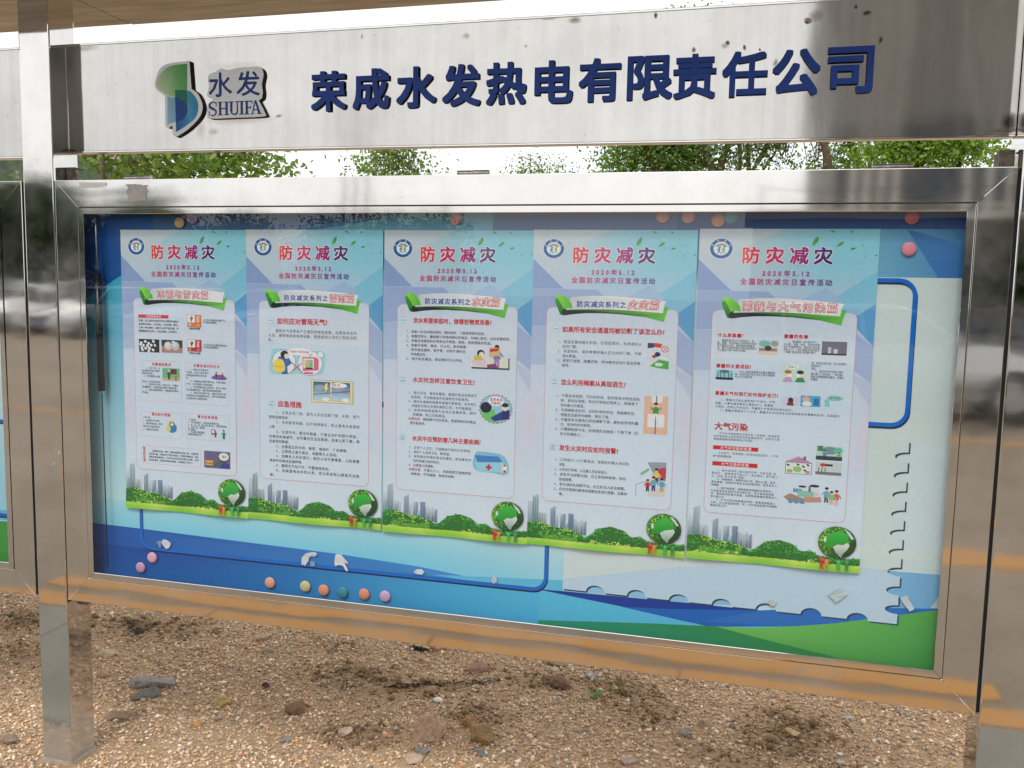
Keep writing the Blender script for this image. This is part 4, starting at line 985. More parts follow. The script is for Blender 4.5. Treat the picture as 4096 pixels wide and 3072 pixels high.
p.build('picture', r)

# --- poster 1 (hail and snow)
r, new = poster(1, *XS[0], LAB[0])
t = new(2e-4); S = 6.6
t.rect(52, 233, 149, 242.5, (206, 40, 50)); t.text('冰雹预警信号', 76, 237.8, 7.4, (240, 226, 226), x1=125, bold=.02)
para(t, [(53, '冰雹，是从强烈发展的积雨云降落到地面的', 180), (53, '固体降水物体，小如豆粒，大如鸡蛋、拳头。', 184), (53, '它是一种以砸伤、砸毁为主的气象灾害，冰', 180), (53, '雹预警信号分2级，分别以橙色、红色表示。', 181)], 250, 279, S, bold=.02)
t.build('body_text', r); t = new(2e-4); para(t, [(257, '6小时内可能出现冰雹天气，', 330), (257, '并可能造成雹灾。', 304)], 243.5, 250, 6, bold=.02)
t.build('body_text', r); t = new(2e-4); para(t, [(257, '2小时内出现冰雹可能性极大，', 336), (257, '并可能造成重雹灾。', 310)], 311.5, 318, 6, bold=.02)
t.build('body_text', r); t = new(2e-4); t.text('冰雹橙色预警', 212, 268, 6.2, INK, x1=248, bold=.03); t.build('body_text', r); t = new(2e-4); t.text('冰雹红色预警', 212, 335.6, 6.2, INK, x1=248, bold=.03)
t.build('body_text', r)
for (x0, d0, x1, d1, c, nm) in ((209, 231, 251, 263, (232, 132, 44), '橙'), (208.5, 299, 250.5, 330, (196, 40, 44), '红')):
    p = new(2e-4); p.rect(x0-.8, d0-.8, x1+.8, d1+.8, (40, 40, 50)); p.rect(x0, d0, x0+23, d0+20.5, (238, 240, 242)); p.rect(x0+24, d0, x1, d0+20.5, c); p.rect(x0, d0+21.5, x1, d1, c)
    p.poly([(x0+6, d0+8), (x0+12, d0+2), (x0+18, d0+8), (x0+12, d0+19)], (60, 50, 50)); p.poly([(x0+7.4, d0+8), (x0+12, d0+3.2), (x0+11.4, d0+8)], (238, 240, 242)); p.poly([(x0+12.8, d0+9), (x0+16.6, d0+9), (x0+12.4, d0+16.8)], c); p.poly([(x0+7.6, d0+9.4), (x0+11.4, d0+9.4), (x0+11.8, d0+16)], mix(c, (255, 255, 255), .2))
    p.text('冰', x0+27, d0+6, 11, (240, 226, 220), bold=.02); p.text('雹', x0+27, d0+15.6, 10, (240, 226, 220), bold=.01); p.text(nm, x0+3, d0+26, 8, (240, 226, 220), bold=.02); p.text('HAIL', x0+29, d0+26.5, 5, (240, 226, 220)); p.build('warning_sign_print', r)
p = new(2e-4); rn = random.Random(3); p.rect(52.5, 301.5, 118, 338, (40, 44, 54))
for (x, d) in ((60, 312), (73, 308), (67, 319), (84, 313), (99, 307), (62, 326), (80, 320), (92, 318), (104, 318), (74, 327), (86, 327), (58, 317), (64, 332), (84, 335), (98, 331)): p.ell(x, d, rn.uniform(4, 5.6), rn.uniform(3.4, 4.6), (212, 222, 224), 12, rot=rn.random()); p.ell(x-1, d-1, 2.6, 2, (236, 242, 242), 8)
p.build('hail_photo', r)
p = new(2e-4); p.rect(125, 301.5, 191.5, 337, (54, 66, 64)); p.poly([(125, 316), (140, 326), (191, 322), (191.5, 337), (125, 337)], (186, 130, 120)); p.ell(146, 318, 13, 12, (196, 204, 202), 18); p.ell(169, 318, 13, 12.5, (186, 196, 194), 18); p.ell(144, 315, 8, 7, (222, 228, 226), 14); p.ell(167, 314, 8, 7, (214, 220, 220), 14); p.poly([(156, 305), (164, 303), (168, 307), (160, 310)], (220, 226, 224)); p.build('hail_photo', r)
def subpanel(x0, d0, x1, d1, ttl_, tx0, td, tx1, lines, la, lb, sz=6.4):
    q = new(2e-4); rbox(q, x0, d0, x1, d1, 6, 1.6, (230, 196, 208)); q.text(ttl_, tx0, td, 9.4, (206, 50, 66), x1=tx1, bold=.035); para(q, lines, la, lb, sz); q.build('text_box', r)
subpanel(56.5, 361, 186, 475, '冰雹避险要求', 92, 370.5, 154, [(72, '1、关好门窗，妥', 119), (60.5, '善安置好易受冰雹影', 118), (60.5, '响的室外物品。', 100), (66, '2、切勿随意外出确', 118), (0, '', 1), (60.5, '保老人小孩留在家中。', 126), (72, '3、暂停户外活动，如在户外，不要在', 176), (60.5, '高楼屋檐下、电线杆或大树底下躲避冰雹。', 176), (72, '4、在防冰雹的同时，也要做好防雷电', 176), (60.5, '的准备。', 84)], 382, 451)
subpanel(199, 361, 335, 476, '冰雹来临时的应对', 224, 369.5, 307, [(214, '1、得知有关冰雹的天', 272), (202, '气预报，应将人畜及室外', 272), (202, '的物品都转移到安全地', 266), (202, '带。', 212), (214, '2、冰雹来时尽量不要外出，不得已要出', 326), (202, '门时，应注意保护头部及面部。', 290), (214, '3、如冰雹来时你正在室外，应马上寻找', 326), (202, '可以躲避的地方，最好是坚固的建筑物。', 316), (214, '4、若你正在驾驶汽车，或在车内应立即', 326), (202, '将车停在可以躲避的地方，切不可贸然前行', 326), (202, '以免受到不必要的伤害。', 272)], 381, 461)
subpanel(53, 505, 185, 576, '雪灾防护措施', 88, 512, 149, [(60, '下雪以前', 84), (60, '1、注意收听天气预报。', 118), (60, '2、做好防寒准备，包括', 122), (60, '室外灭火设备及衣物。', 118), (60, '3、准备充足的食品', 110)], 522, 556)
subpanel(198, 504, 335, 575, '雪灾应急措施', 235, 511, 298, [(205, '下大雪时:', 232), (205, '1、汽车减速慢行，必要时封闭道路交通。', 306), (205, '2、老、幼、病、弱人群不宜外出，注意防寒保暖。', 331), (205, '3、关好门窗，紧固室', 258), (205, '外打建物。', 232), (205, '4、有关部门做好融雪、', 262), (205, '道路积雪清扫工作。', 254)], 521, 562)
q = new(2e-4); rbox(q, 53, 603, 243, 653.5, 6, 1.6, (230, 196, 208))
q.text('雪灾的危害', 57.5, 611, 8.6, (206, 50, 66), bold=.035, vert=True)
para(q, [(86, '主要影响交通、通讯、输电线路等生命线工程；大量积雪', 236), (76, '可压塌大棚，对蔬菜生产有较大影响。大雪常伴随低温，造成', 236), (76, '道路冰雪造成损冻，人们在出行时应当注意防止滑倒，车辆', 236), (76, '应加防滑链，必要时封闭结冰道路，以免造成人员伤亡。', 222)], 617, 643, 6.2, bold=.02); q.build('text_box', r)
p = new(2e-4); p.rect(126, 380, 181.5, 415.5, (96, 190, 140)); p.rect(126, 408, 181.5, 415.5, (206, 176, 140)); p.rect(152, 382, 172, 397, (110, 50, 40)); figure(p, 147, 412, 28, (96, 66, 60), (40, 40, 50), (210, 206, 206)); figure(p, 169, 414, 19, (206, 120, 60), (60, 90, 60)); p.build('picture', r)
p = new(2e-4); p.poly(smooth_path([(280, 402), (290, 394), (310, 392), (326, 398), (326, 405), (300, 406)], 3), (126, 90, 166)); figure(p, 296, 404, 20, (96, 80, 90), (60, 90, 90)); figure(p, 315, 402, 16, (180, 60, 60)); p.build('picture', r)
p = new(2e-4); p.ell(154, 548, 15, 14, (50, 130, 186), 16); p.ell(142, 550, 7, 10, (226, 216, 90), 12); p.ell(153, 534, 8, 6, (40, 40, 44), 12); p.ell(153, 530, 8, 3, (226, 216, 90), 12); p.ell(153, 538, 6, 4, (238, 220, 206), 12); p.build('picture', r)
p = new(2e-4); p.rect(278, 543, 289, 560, (150, 90, 130)); p.rect(280, 545, 287, 555, (226, 230, 236)); p.ell(300, 558, 14, 9, (206, 230, 230), 16); figure(p, 291, 567, 20, (120, 60, 76)); figure(p, 317, 570, 26, (40, 150, 130), (30, 50, 50)); p.build('picture', r)
p = new(2e-4); p.poly(panel_pts(254, 336, 605, 653, 3), (110, 100, 140)); p.rect(258, 632, 282, 645, (226, 190, 60)); p.rect(258, 638, 282, 641, (196, 50, 50)); p.ell(316, 620, 18, 14, (44, 44, 54), 16); p.ell(316, 619, 16, 11.5, (226, 230, 232), 16); p.text('雪灾', 311, 619, 7, (60, 60, 70), bold=.02); p.poly([(282, 646), (306, 628), (310, 636), (290, 650)], (60, 110, 70)); p.poly([(298, 650), (316, 634), (334, 640), (334, 651)], (60, 64, 140)); p.build('picture', r)

# --- poster 5 (haze and air pollution)
r, new = poster(5, *XS[4], LAB[4])
for s_, x, d, x1, z_ in (('什么是雾霾?', 51, 246, 111, 10), ('雾霾的危害', 199.4, 244.3, 253, 10), ('雾霾的主要成因?', 50.5, 318, 132.5, 10), ('雾霾天气时我们如何保护自己?', 51, 382.7, 196, 10), ('大气污染', 53, 461, 129, 19)):
    head(new, r, 0, 0, '', s_, x, d, z_, x1, .045)
for d0, d1, s_, x0, x1 in ((507.5, 517, '大气中污染的来源', 68, 140), (546, 556, '大气污染的危害', 72, 136)):
    h = new(2e-4); h.rect(52, d0, 155.5, d1, (206, 36, 44)); h.text(s_, x0, (d0+d1)/2, 8.2, (242, 226, 226), x1=x1, bold=.025); h.build('heading_bar', r)
S = 6.0
def P5(lines, a, b):
    t = new(2e-4); para(t, lines, a, b, S); t.build('body_text', r)
P5([(61, '雾霾是悬浮在大气中的灰尘、硫', 134), (51, '酸、硝酸、有机碳氢化合物等粒子组成', 140), (51, '的大量微小尘粒、烟粒或盐粒的集合', 136), (51, '体，使空气混浊并使水平能见度降低到', 140), (51, '10公里以下的一种天气现象。', 120)], 258, 281)
P5([(211, '1、雾或霾是一种灾害性天气，', 276), (200, '对公路、铁路、航空、供电系统等', 279), (200, '均产生重要影响。常言道“秋冬毒', 279), (200, '雾杀人刀”，我们常看见挥不散的', 279), (202, '“雾霾”会造成空气质量严重下', 272)], 256, 280)
P5([(104, 'PM2.5是形成雾霾污染最主要的原', 184), (94, '因，机动车尾气和工业生产是污染等源', 184), (94, 'PM2.5的主要来源。', 138)], 330, 342)
P5([(263, '降，影响生态环境，给人体健康', 337), (263, '带来较大', 284), (263, '危害。', 276), (272, '2、城市中空气污染不断扩', 334), (263, '散加重了二氧化硫、一氧化碳、', 336), (263, '氮氧化物等物质的毒性，危害人', 336), (263, '体健康。', 282)], 303.5, 341)
P5([(65, '1、雾霾天应停止晨练等户外活动。专家', 188), (52, '提醒，大雾天最好戴好口罩再出门，有晨练', 184), (52, '习惯的，应停止户外运动，尽量把户外锻炼改在室内进行。', 232), (64, '2、雾霾天要做好个人卫生，雾霾天外出归来应立即清洗面部及裸露的肌肤，尤其是口', 331)], 398, 423)
P5([(64, '大气中污染物质的浓度达到一定程度，就会破坏', 202), (52, '生态系统和人类正常生存和发展的条件，这种对人或', 202), (52, '物造成危害的现象叫做大气污染。', 146)], 478, 492)
P5([(64, '工业废气、各类燃烧（生活垃圾的焚烧）、汽车', 201), (52, '尾气和核爆炸等。', 100)], 525, 533)
P5([(64, '1、破坏自然界二氧化碳的平衡，可能引起“温', 198), (51, '室效应”，致使地球气温上升，海水融化，海平面上', 202), (51, '升，出现“厄尔尼诺”现象。', 132), (64, '2、导致酸雨，酸雾污染水源，酸化土壤，破坏', 198), (51, '森林植被，危害农作物生长腐蚀建筑物，甚至危及人', 202), (51, '体健康。', 74), (64, '3、破坏臭氧层。臭氧层是地球最好的保护伞，', 196), (51, '它吸收来自太阳的大部分紫外线，由于臭氧层的破', 196), (51, '坏，照射地球的紫外线强，会使患皮肤癌和眼病的几', 203), (51, '率大幅上升。', 88), (64, '4、大气中的污染物通过呼吸、食道或皮肤进入', 200), (51, '人体，对人体造成危害，如：汽车排放的废气导致肺', 204), (51, '癌发生率上升。', 94)], 567, 652)

p = new(2e-4); p.rect(144, 254, 189, 288, (206, 214, 206)); p.ell(158, 263, 13, 8, (120, 186, 180), 14); p.ell(180, 262, 9, 7, (150, 166, 150), 12); p.rect(146, 273, 186, 280, (150, 130, 120)); p.ell(166, 273, 8, 6, (50, 36, 40), 12); p.rect(150, 280, 184, 287, (226, 206, 186)); p.build('picture', r)
p = new(2e-4); p.rect(283.5, 253, 337.5, 284, (110, 110, 126)); p.rect(297, 266, 304, 280, (196, 196, 204)); p.rect(309, 270, 318, 280, (206, 206, 214)); p.rect(284, 280, 337, 284, (50, 50, 66)); p.rect(290, 276, 293, 281, (170, 50, 60)); p.build('picture', r)
p = new(2e-4); p.rect(50.5, 328, 90.5, 350.5, (140, 206, 220)); p.ell(70, 331, 12, 4, (90, 120, 130), 12); p.rect(50.5, 345, 90.5, 350.5, (30, 40, 50))
for x in (56, 62, 70, 80, 86): p.rect(x-.8, 334, x+.8, 346, (40, 56, 70))
p.build('picture', r)
p = new(2e-4); p.rect(199, 309, 255.5, 349, (206, 226, 214)); p.ell(223, 314, 14, 4.5, (240, 242, 242), 14); p.text('现在是个人!', 213, 314, 4.6, INK, x1=233, bold=.02)
for x, c, hc in ((213, (190, 160, 196), (176, 120, 70)), (240, (60, 150, 90), (50, 60, 60))): p.ell(x, 331, 8, 8, (238, 214, 196), 12); p.ell(x, 326, 8, 4.5, hc, 12); p.poly([(x-12, 349), (x-6, 339), (x+6, 338), (x+12, 349)], c); p.ell(x+(4 if x < 220 else -4), 334, 5, 4, (240, 244, 246), 10)
p.build('picture', r)
p = new(2e-4); p.rect(200, 383, 241, 404, (206, 212, 226)); p.ell(222, 392, 6, 7, (60, 50, 60), 12); p.poly([(213, 404), (217, 394), (226, 394), (230, 404)], (130, 70, 60)); p.rect(214, 398, 220, 404, (190, 40, 60)); p.build('picture', r)
p = new(2e-4); p.rect(243.5, 379, 287.5, 404.5, (80, 176, 214)); p.ell(256, 388, 8, 7, (238, 170, 150), 12); p.ell(258, 398, 11, 6, (226, 236, 240), 12); p.rect(272, 385, 284, 401, (60, 120, 170)); p.build('picture', r)
p = new(2e-4); p.ell(318, 382.5, 18, 6.5, (130, 206, 196), 18); p.text('请多喝水', 306, 382, 5.6, (180, 60, 80), x1=331, bold=.02); p.ell(301, 391, 6, 5.5, (130, 206, 200), 12); p.poly([(296, 402), (298, 394), (306, 394), (310, 403)], (130, 206, 200)); p.build('picture', r)
p = new(2e-4); p.poly([(216, 536), (247, 522), (278, 536)], (190, 140, 180)); p.rect(257, 521, 263, 530, (130, 110, 80)); p.rect(218, 536, 277, 563.5, (80, 80, 76)); p.rect(219.2, 537, 275.8, 562.5, (222, 230, 222)); p.ell(245, 552, 10, 7, (150, 196, 120), 12); p.ell(228, 557, 7, 4, (180, 170, 90), 10); p.ell(268, 558, 6, 3.5, (206, 130, 180), 10)
for x, d in ((224, 543), (246, 541), (258, 545), (268, 541), (262, 554)): p.ell(x, d, 4, 2, (44, 44, 50), 8, rot=.5)
p.build('picture', r)
p = new(2e-4); p.rect(284, 493.5, 341.5, 526.5, (186, 214, 206)); p.ell(314, 504, 18, 9, (120, 150, 150), 14); p.ell(332, 503, 10, 7, (100, 190, 160), 12); p.rect(284, 517, 341.5, 526.5, (50, 66, 66)); p.rect(287, 494, 299, 506, (70, 130, 100)); figure(p, 303, 525, 22, (70, 150, 190)); figure(p, 334, 525, 18, (90, 176, 120)); p.build('picture', r)
p = new(2e-4); p.rect(285, 531, 341.5, 561, (200, 212, 214)); p.ell(301, 538, 7, 4, (196, 60, 60), 12); p.band([(306, 538), (322, 538)], 5, (44, 44, 50)); p.rect(285, 554, 341.5, 561, (120, 120, 116))
for x in (292, 299, 306): p.rect(x-1, 544, x+1, 556, (100, 86, 86))
p.build('picture', r)
p = new(2e-4); p.poly([(217, 619), (232, 610), (262, 620), (266, 632), (230, 630)], (170, 140, 110)); p.poly([(238, 606), (238, 596), (245, 600), (245, 596), (252, 600), (252, 596), (258, 600), (258, 608)], (110, 150, 190)); p.rect(248, 602, 284, 616, (140, 196, 176)); p.rect(272, 590, 277, 604, (120, 110, 106)); p.ell(285, 589, 11, 3.2, (40, 40, 44), 12); p.ell(258, 592, 9, 2.6, (50, 50, 54), 12); p.poly([(262, 616), (300, 614), (302, 626), (266, 629)], (196, 150, 126)); p.rect(284, 604, 295, 612, (226, 196, 206))
for x in (228, 241, 254): p.poly([(x, 622), (x+11, 622), (x+9.5, 633), (x+1.5, 633)], (110, 150, 186)); p.band([(x+5.5, 622), (x+5.5, 633)], 1, (60, 90, 130))
p.build('picture', r)
p = new(2e-4); figure(p, 312, 626, 36, (120, 170, 190), (60, 76, 110)); figure(p, 334, 631, 36, (206, 110, 100), (226, 190, 180), (70, 40, 36)); figure(p, 323, 630, 32, (130, 196, 130), (206, 190, 160), (60, 40, 36)); p.build('picture', r)

# ------------------------------------------------------------------ magnets on the board
def magnet_mesh(rad, col):
    bm = bmesh.new(); n, mR = 28, 6; prev = None
    for j in range(mR+1):
        t_ = j/mR; rr_ = rad*math.cos(t_*math.pi/2*.98); hh = -.0045*math.sin(t_*math.pi/2*.98)**.8-.001
        ring_ = [bm.verts.new((rr_*math.cos(2*math.pi*k/n), hh, rr_*math.sin(2*math.pi*k/n))) for k in range(n)]
        if prev:
            for k in range(n): bm.faces.new((prev[k], prev[(k+1) % n], ring_[(k+1) % n], ring_[k]))
        else:
            b_ = [bm.verts.new((v.co.x, .0, v.co.z)) for v in ring_]
            for k in range(n): bm.faces.new((b_[k], b_[(k+1) % n], ring_[(k+1) % n], ring_[k]))
        prev = ring_
    bm.faces.new(prev); bmesh.ops.recalc_face_normals(bm, faces=bm.faces)
    me = bpy.data.meshes.new('round_magnet'); bm.to_mesh(me); bm.free()
    me.materials.append(simple('magnet_plastic', lin(mix(col, (240, 236, 236), .18)), .38, 0, .04, 60)); me.polygons.foreach_set('use_smooth', [True]*len(me.polygons)); return me
MG = [(.2565, .140, (236, 170, 196), 'pink round magnet, the upper of the two in the lower left corner of the board'), (.217, .107, (208, 150, 182), 'mauve round magnet, the lower of the two in the lower left corner'),
      (.631, .105, (240, 160, 130), 'peach round magnet by itself on the lower moulding, left of the cream one'), (.738, .106, (214, 202, 130), 'cream yellow round magnet resting on the lower moulding'),
      (.793, .1015, (246, 140, 96), 'orange round magnet between the cream and the teal ones'), (.849, .1005, (16, 128, 140), 'teal round magnet on the lower moulding'),
      (.912, .103, (240, 134, 92), 'orange round magnet between the teal and the mauve ones'), (.972, .1035, (216, 166, 204), 'mauve round magnet at the right end of the row on the lower moulding'),
      (2.206, 1.0285, (240, 130, 150), 'pink round magnet standing clear at the upper right corner of the board'), (2.208, 1.0975, (214, 96, 110), 'rose round magnet half hidden by the frame at the upper right corner'),
      (1.793, 1.0915, (232, 140, 96), 'orange round magnet at the top edge above the rightmost poster'), (1.8215, 1.099, (40, 150, 150), 'teal round magnet half hidden at the top edge beside the orange one'), (1.725, 1.1000, (236, 150, 140), 'salmon round magnet mostly hidden at the top edge left of the orange one'),
      (1.666, 1.1005, (236, 150, 130), 'salmon round magnet mostly hidden at the top edge above the fourth poster'), (1.155, 1.0955, (232, 140, 130), 'coral round magnet at the top edge above the middle poster'),
      (.3655, 1.0865, (214, 176, 120), 'tan round magnet at the top edge above the leftmost poster'), (.405, 1.0985, (140, 130, 190), 'lilac round magnet half hidden at the top edge beside the tan one')]
for (x, z, c, lb) in MG:
    o = link('round_magnet', magnet_mesh(.0155, c), None, (x, .0405, z)); tag(o, lb, 'magnet', 'round magnets on the backboard')

# torn paper and tape left on the board
def scrap(name, pts, col, lb, y=.0395):
    cx = sum(p[0] for p in pts)/len(pts); cz = sum(p[1] for p in pts)/len(pts)
    o = decal(name, [(p[0]-cx, p[1]-cz) for p in pts], 0, simple('torn_paper', lin(col), .7, 0, .05, 80), None, .0012, .0012); o.location = (cx, y, cz)
    for v in o.data.vertices: v.co.y += .0015*math.sin(v.co.x*160)*math.sin(v.co.z*140+1)
    tag(o, lb, 'paper scrap', 'torn paper scraps left on the backboard')
def blob(cx, cz, w_, h_, seed, n=9):
    rn = random.Random(seed); return [(cx+w_/2*math.cos(2*math.pi*k/n)*rn.uniform(.65, 1.1), cz+h_/2*math.sin(2*math.pi*k/n)*rn.uniform(.65, 1.1)) for k in range(n)]
scrap('paper_scrap', [(.288, .186), (.294, .197), (.305, .196), (.318, .186), (.313, .174), (.304, .170), (.296, .176)], (222, 228, 232), 'white torn paper scrap nearest the left end of the blue outline')
scrap('paper_scrap', [(.269, .172), (.273, .187), (.277, .182), (.279, .172), (.287, .172), (.285, .184), (.291, .190), (.283, .192), (.275, .190)], (132, 160, 196), 'small greyish tape remnant left of the leftmost white scrap')
scrap('paper_scrap', [(.727, .168), (.728, .186), (.740, .199), (.765, .205), (.774, .201), (.768, .193), (.750, .190), (.747, .178), (.738, .164)], (226, 230, 232), 'curved white paper scrap above the cream magnet')
scrap('paper_scrap', [(.753, .164), (.754, .179), (.765, .179), (.767, .165)], (140, 170, 206), 'small square tape remnant beside the curved white scrap')
scrap('paper_scrap', [(.824, .180), (.828, .205), (.845, .206), (.852, .197), (.866, .181), (.853, .184), (.865, .164), (.862, .160), (.850, .175), (.838, .176), (.828, .171)], (228, 232, 234), 'jagged white paper scrap with a pointed tail above the orange magnet')
scrap('paper_scrap', [(1.052, .178), (1.060, .187), (1.074, .188), (1.082, .181), (1.076, .174), (1.062, .174)], (230, 236, 238), 'small oval white scrap on the blue outline below the middle poster')
scrap('paper_scrap', [(1.262, .178), (1.272, .193), (1.278, .190), (1.279, .174), (1.270, .169)], (196, 212, 226), 'pale tape remnant near the rounded corner of the blue outline')
scrap('paper_scrap', [(1.945, .196), (1.953, .203), (1.969, .196), (1.962, .187), (1.954, .188)], (206, 206, 190), 'yellowish tape scrap below the rightmost poster')
scrap('paper_scrap', [(2.079, .228), (2.104, .247), (2.124, .234), (2.099, .210)], (198, 214, 216), 'pale square of tape right of the yellowish scrap')
scrap('paper_scrap', [(2.236, .238), (2.251, .245), (2.268, .215), (2.258, .208)], (206, 220, 226), 'pale tilted strip of tape at the right end of the board')

# ------------------------------------------------------------------ gravel and stones
def gravel():
    n = 150000
    x = np.random.uniform(-2.0, 3.1, n); y = np.random.uniform(-.25, 1.6, n)
    mk = soil_mask(x, y); den = vnoise(x+9, y+9, 2.6, 31)*.6+vnoise(x+9, y+9, 7, 32)*.4
    sandp = np.clip((den-.52)*5, 0, 1)*.45
    keep = np.random.rand(n) > (mk*.72+sandp*.8)
    keep &= ~((x > -.125) & (x < .015) & (y > -.02) & (y < .115)); keep &= ~((x > 2.39) & (x < 2.52) & (y > -.02) & (y < .115))
    x, y, mk = x[keep], y[keep], mk[keep]; n = len(x)
    s = np.random.lognormal(math.log(.0038), .42, n); s = np.clip(s, .0022, .011)
    z = G+ground_h(x, y)+s*.35
    base = np.array([(1, 0, 0), (-1, 0, 0), (0, 1, 0), (0, -1, 0), (0, 0, 1), (0, 0, -1)], float)
    jit = np.random.uniform(.65, 1.25, (n, 6, 1)); off = np.random.uniform(-.3, .3, (n, 6, 3))
    sc = np.random.uniform(.7, 1.25, (n, 1, 3)); sc[:, :, 2] *= .75
    a = np.random.uniform(0, 2*math.pi, n); ca, sa = np.cos(a), np.sin(a)
    P_ = (base[None]*jit+off)*sc*s[:, None, None]
    Vx = P_[:, :, 0]*ca[:, None]-P_[:, :, 1]*sa[:, None]+x[:, None]; Vy = P_[:, :, 0]*sa[:, None]+P_[:, :, 1]*ca[:, None]+y[:, None]; Vz = P_[:, :, 2]+z[:, None]
    V = np.stack([Vx, Vy, Vz], 2).reshape(-1, 3)
    f = np.array([(0, 2, 4), (2, 1, 4), (1, 3, 4), (3, 0, 4), (2, 0, 5), (1, 2, 5), (3, 1, 5), (0, 3, 5)])
    F = (f[None]+(np.arange(n)*6)[:, None, None]).reshape(-1, 3)
    pal = np.array([lin(c) for c in ((194, 166, 134), (208, 182, 150), (182, 152, 120), (168, 140, 112), (218, 198, 172), (156, 130, 104), (196, 172, 150), (150, 138, 128), (205, 150, 112), (232, 220, 206), (128, 116, 106))])
    pr_ = np.array([.17, .15, .16, .13, .09, .10, .08, .04, .03, .02, .03]); pr_ /= pr_.sum()
    c = pal[np.random.choice(len(pal), n, p=pr_)]*np.random.uniform(1.15, 1.65, (n, 1))
    c = c*(1-mk[:, None]*.5)+np.array(lin((150, 122, 92)))*mk[:, None]*.5
    tag(fastmesh('gravel', V, F, M_GRAV, vcol=np.repeat(c, 6, 0)), 'fine tan and pinkish gravel strewn over the dirt below the boards', 'gravel', kind='stuff')
    # crumbly soil clods in the dark patches
    n = 15000; x = np.random.uniform(-1.6, 2.9, n*3); y = np.random.uniform(.1, 1.5, n*3); mk = soil_mask(x, y)
    k = (np.random.rand(n*3) < (mk-.12)*.9); x, y = x[k], y[k]; n = len(x); s = np.clip(np.random.lognormal(math.log(.0055), .45, n), .002, .018); z = G+ground_h(x, y)+s*.3
    P_ = (base[None]*np.random.uniform(.6, 1.2, (n, 6, 1))+np.random.uniform(-.35, .35, (n, 6, 3)))*s[:, None, None]
    V = (P_+np.stack([x, y, z], 1)[:, None, :]).reshape(-1, 3); F = (f[None]+(np.arange(n)*6)[:, None, None]).reshape(-1, 3)
    c = np.array(lin((170, 140, 106)))*np.random.uniform(.7, 1.25, (n, 1))
    tag(fastmesh('soil_clods', V, F, M_SOIL, vcol=np.repeat(c, 6, 0)), 'crumbs of darker brown soil in loose heaps on the gravel', 'soil', kind='stuff')
gravel()

def rock_mesh(w_, flat, seed, col, ang=1.0):
    rn = random.Random(seed); bm = bmesh.new(); bmesh.ops.create_icosphere(bm, subdivisions=3, radius=.62)
    cuts = []
    for _ in range(int(13*ang)):
        d = Vector((rn.gauss(0, 1), rn.gauss(0, 1), rn.gauss(0, 1))).normalized(); cuts.append((d, rn.uniform(.31, .47)))
    for v in bm.verts:
        p_ = v.co.copy()
        for d, h_ in cuts:
            k = p_.dot(d)-h_
            if k > 0: p_ -= d*k*.95
        p_ += p_.normalized()*.045*noise.noise(p_*6+Vector((seed, 0, 0)))+p_.normalized()*.02*noise.noise(p_*14+Vector((0, seed, 0)))
        v.co = Vector((p_.x*w_*1.15, p_.y*w_*.85, p_.z*w_*flat*1.1))
    me = bpy.data.meshes.new('stone'); bm.to_mesh(me); bm.free()
    m = N('stone_surface'); v = m.coord((1, 1, 1)); f = m.noise(v, 60, 7, .75); f2 = m.noise(v, 160, 4, .7)
    c = lin(mix(col, (190, 176, 156), .15)); cc = m.ramp(f, [(.3, tuple(a*.50 for a in c)), (.5, c), (.75, tuple(min(1, a*1.35) for a in c))])
    cc = m.mix(1.0, cc, m.ramp(f2, [(.3, .8), (.7, 1.12)]), 'MULTIPLY')
    m.set(Base_Color=cc, Roughness=.88, Normal=m.bump(f2, 1.0, .006)); me.materials.append(m.m); return me
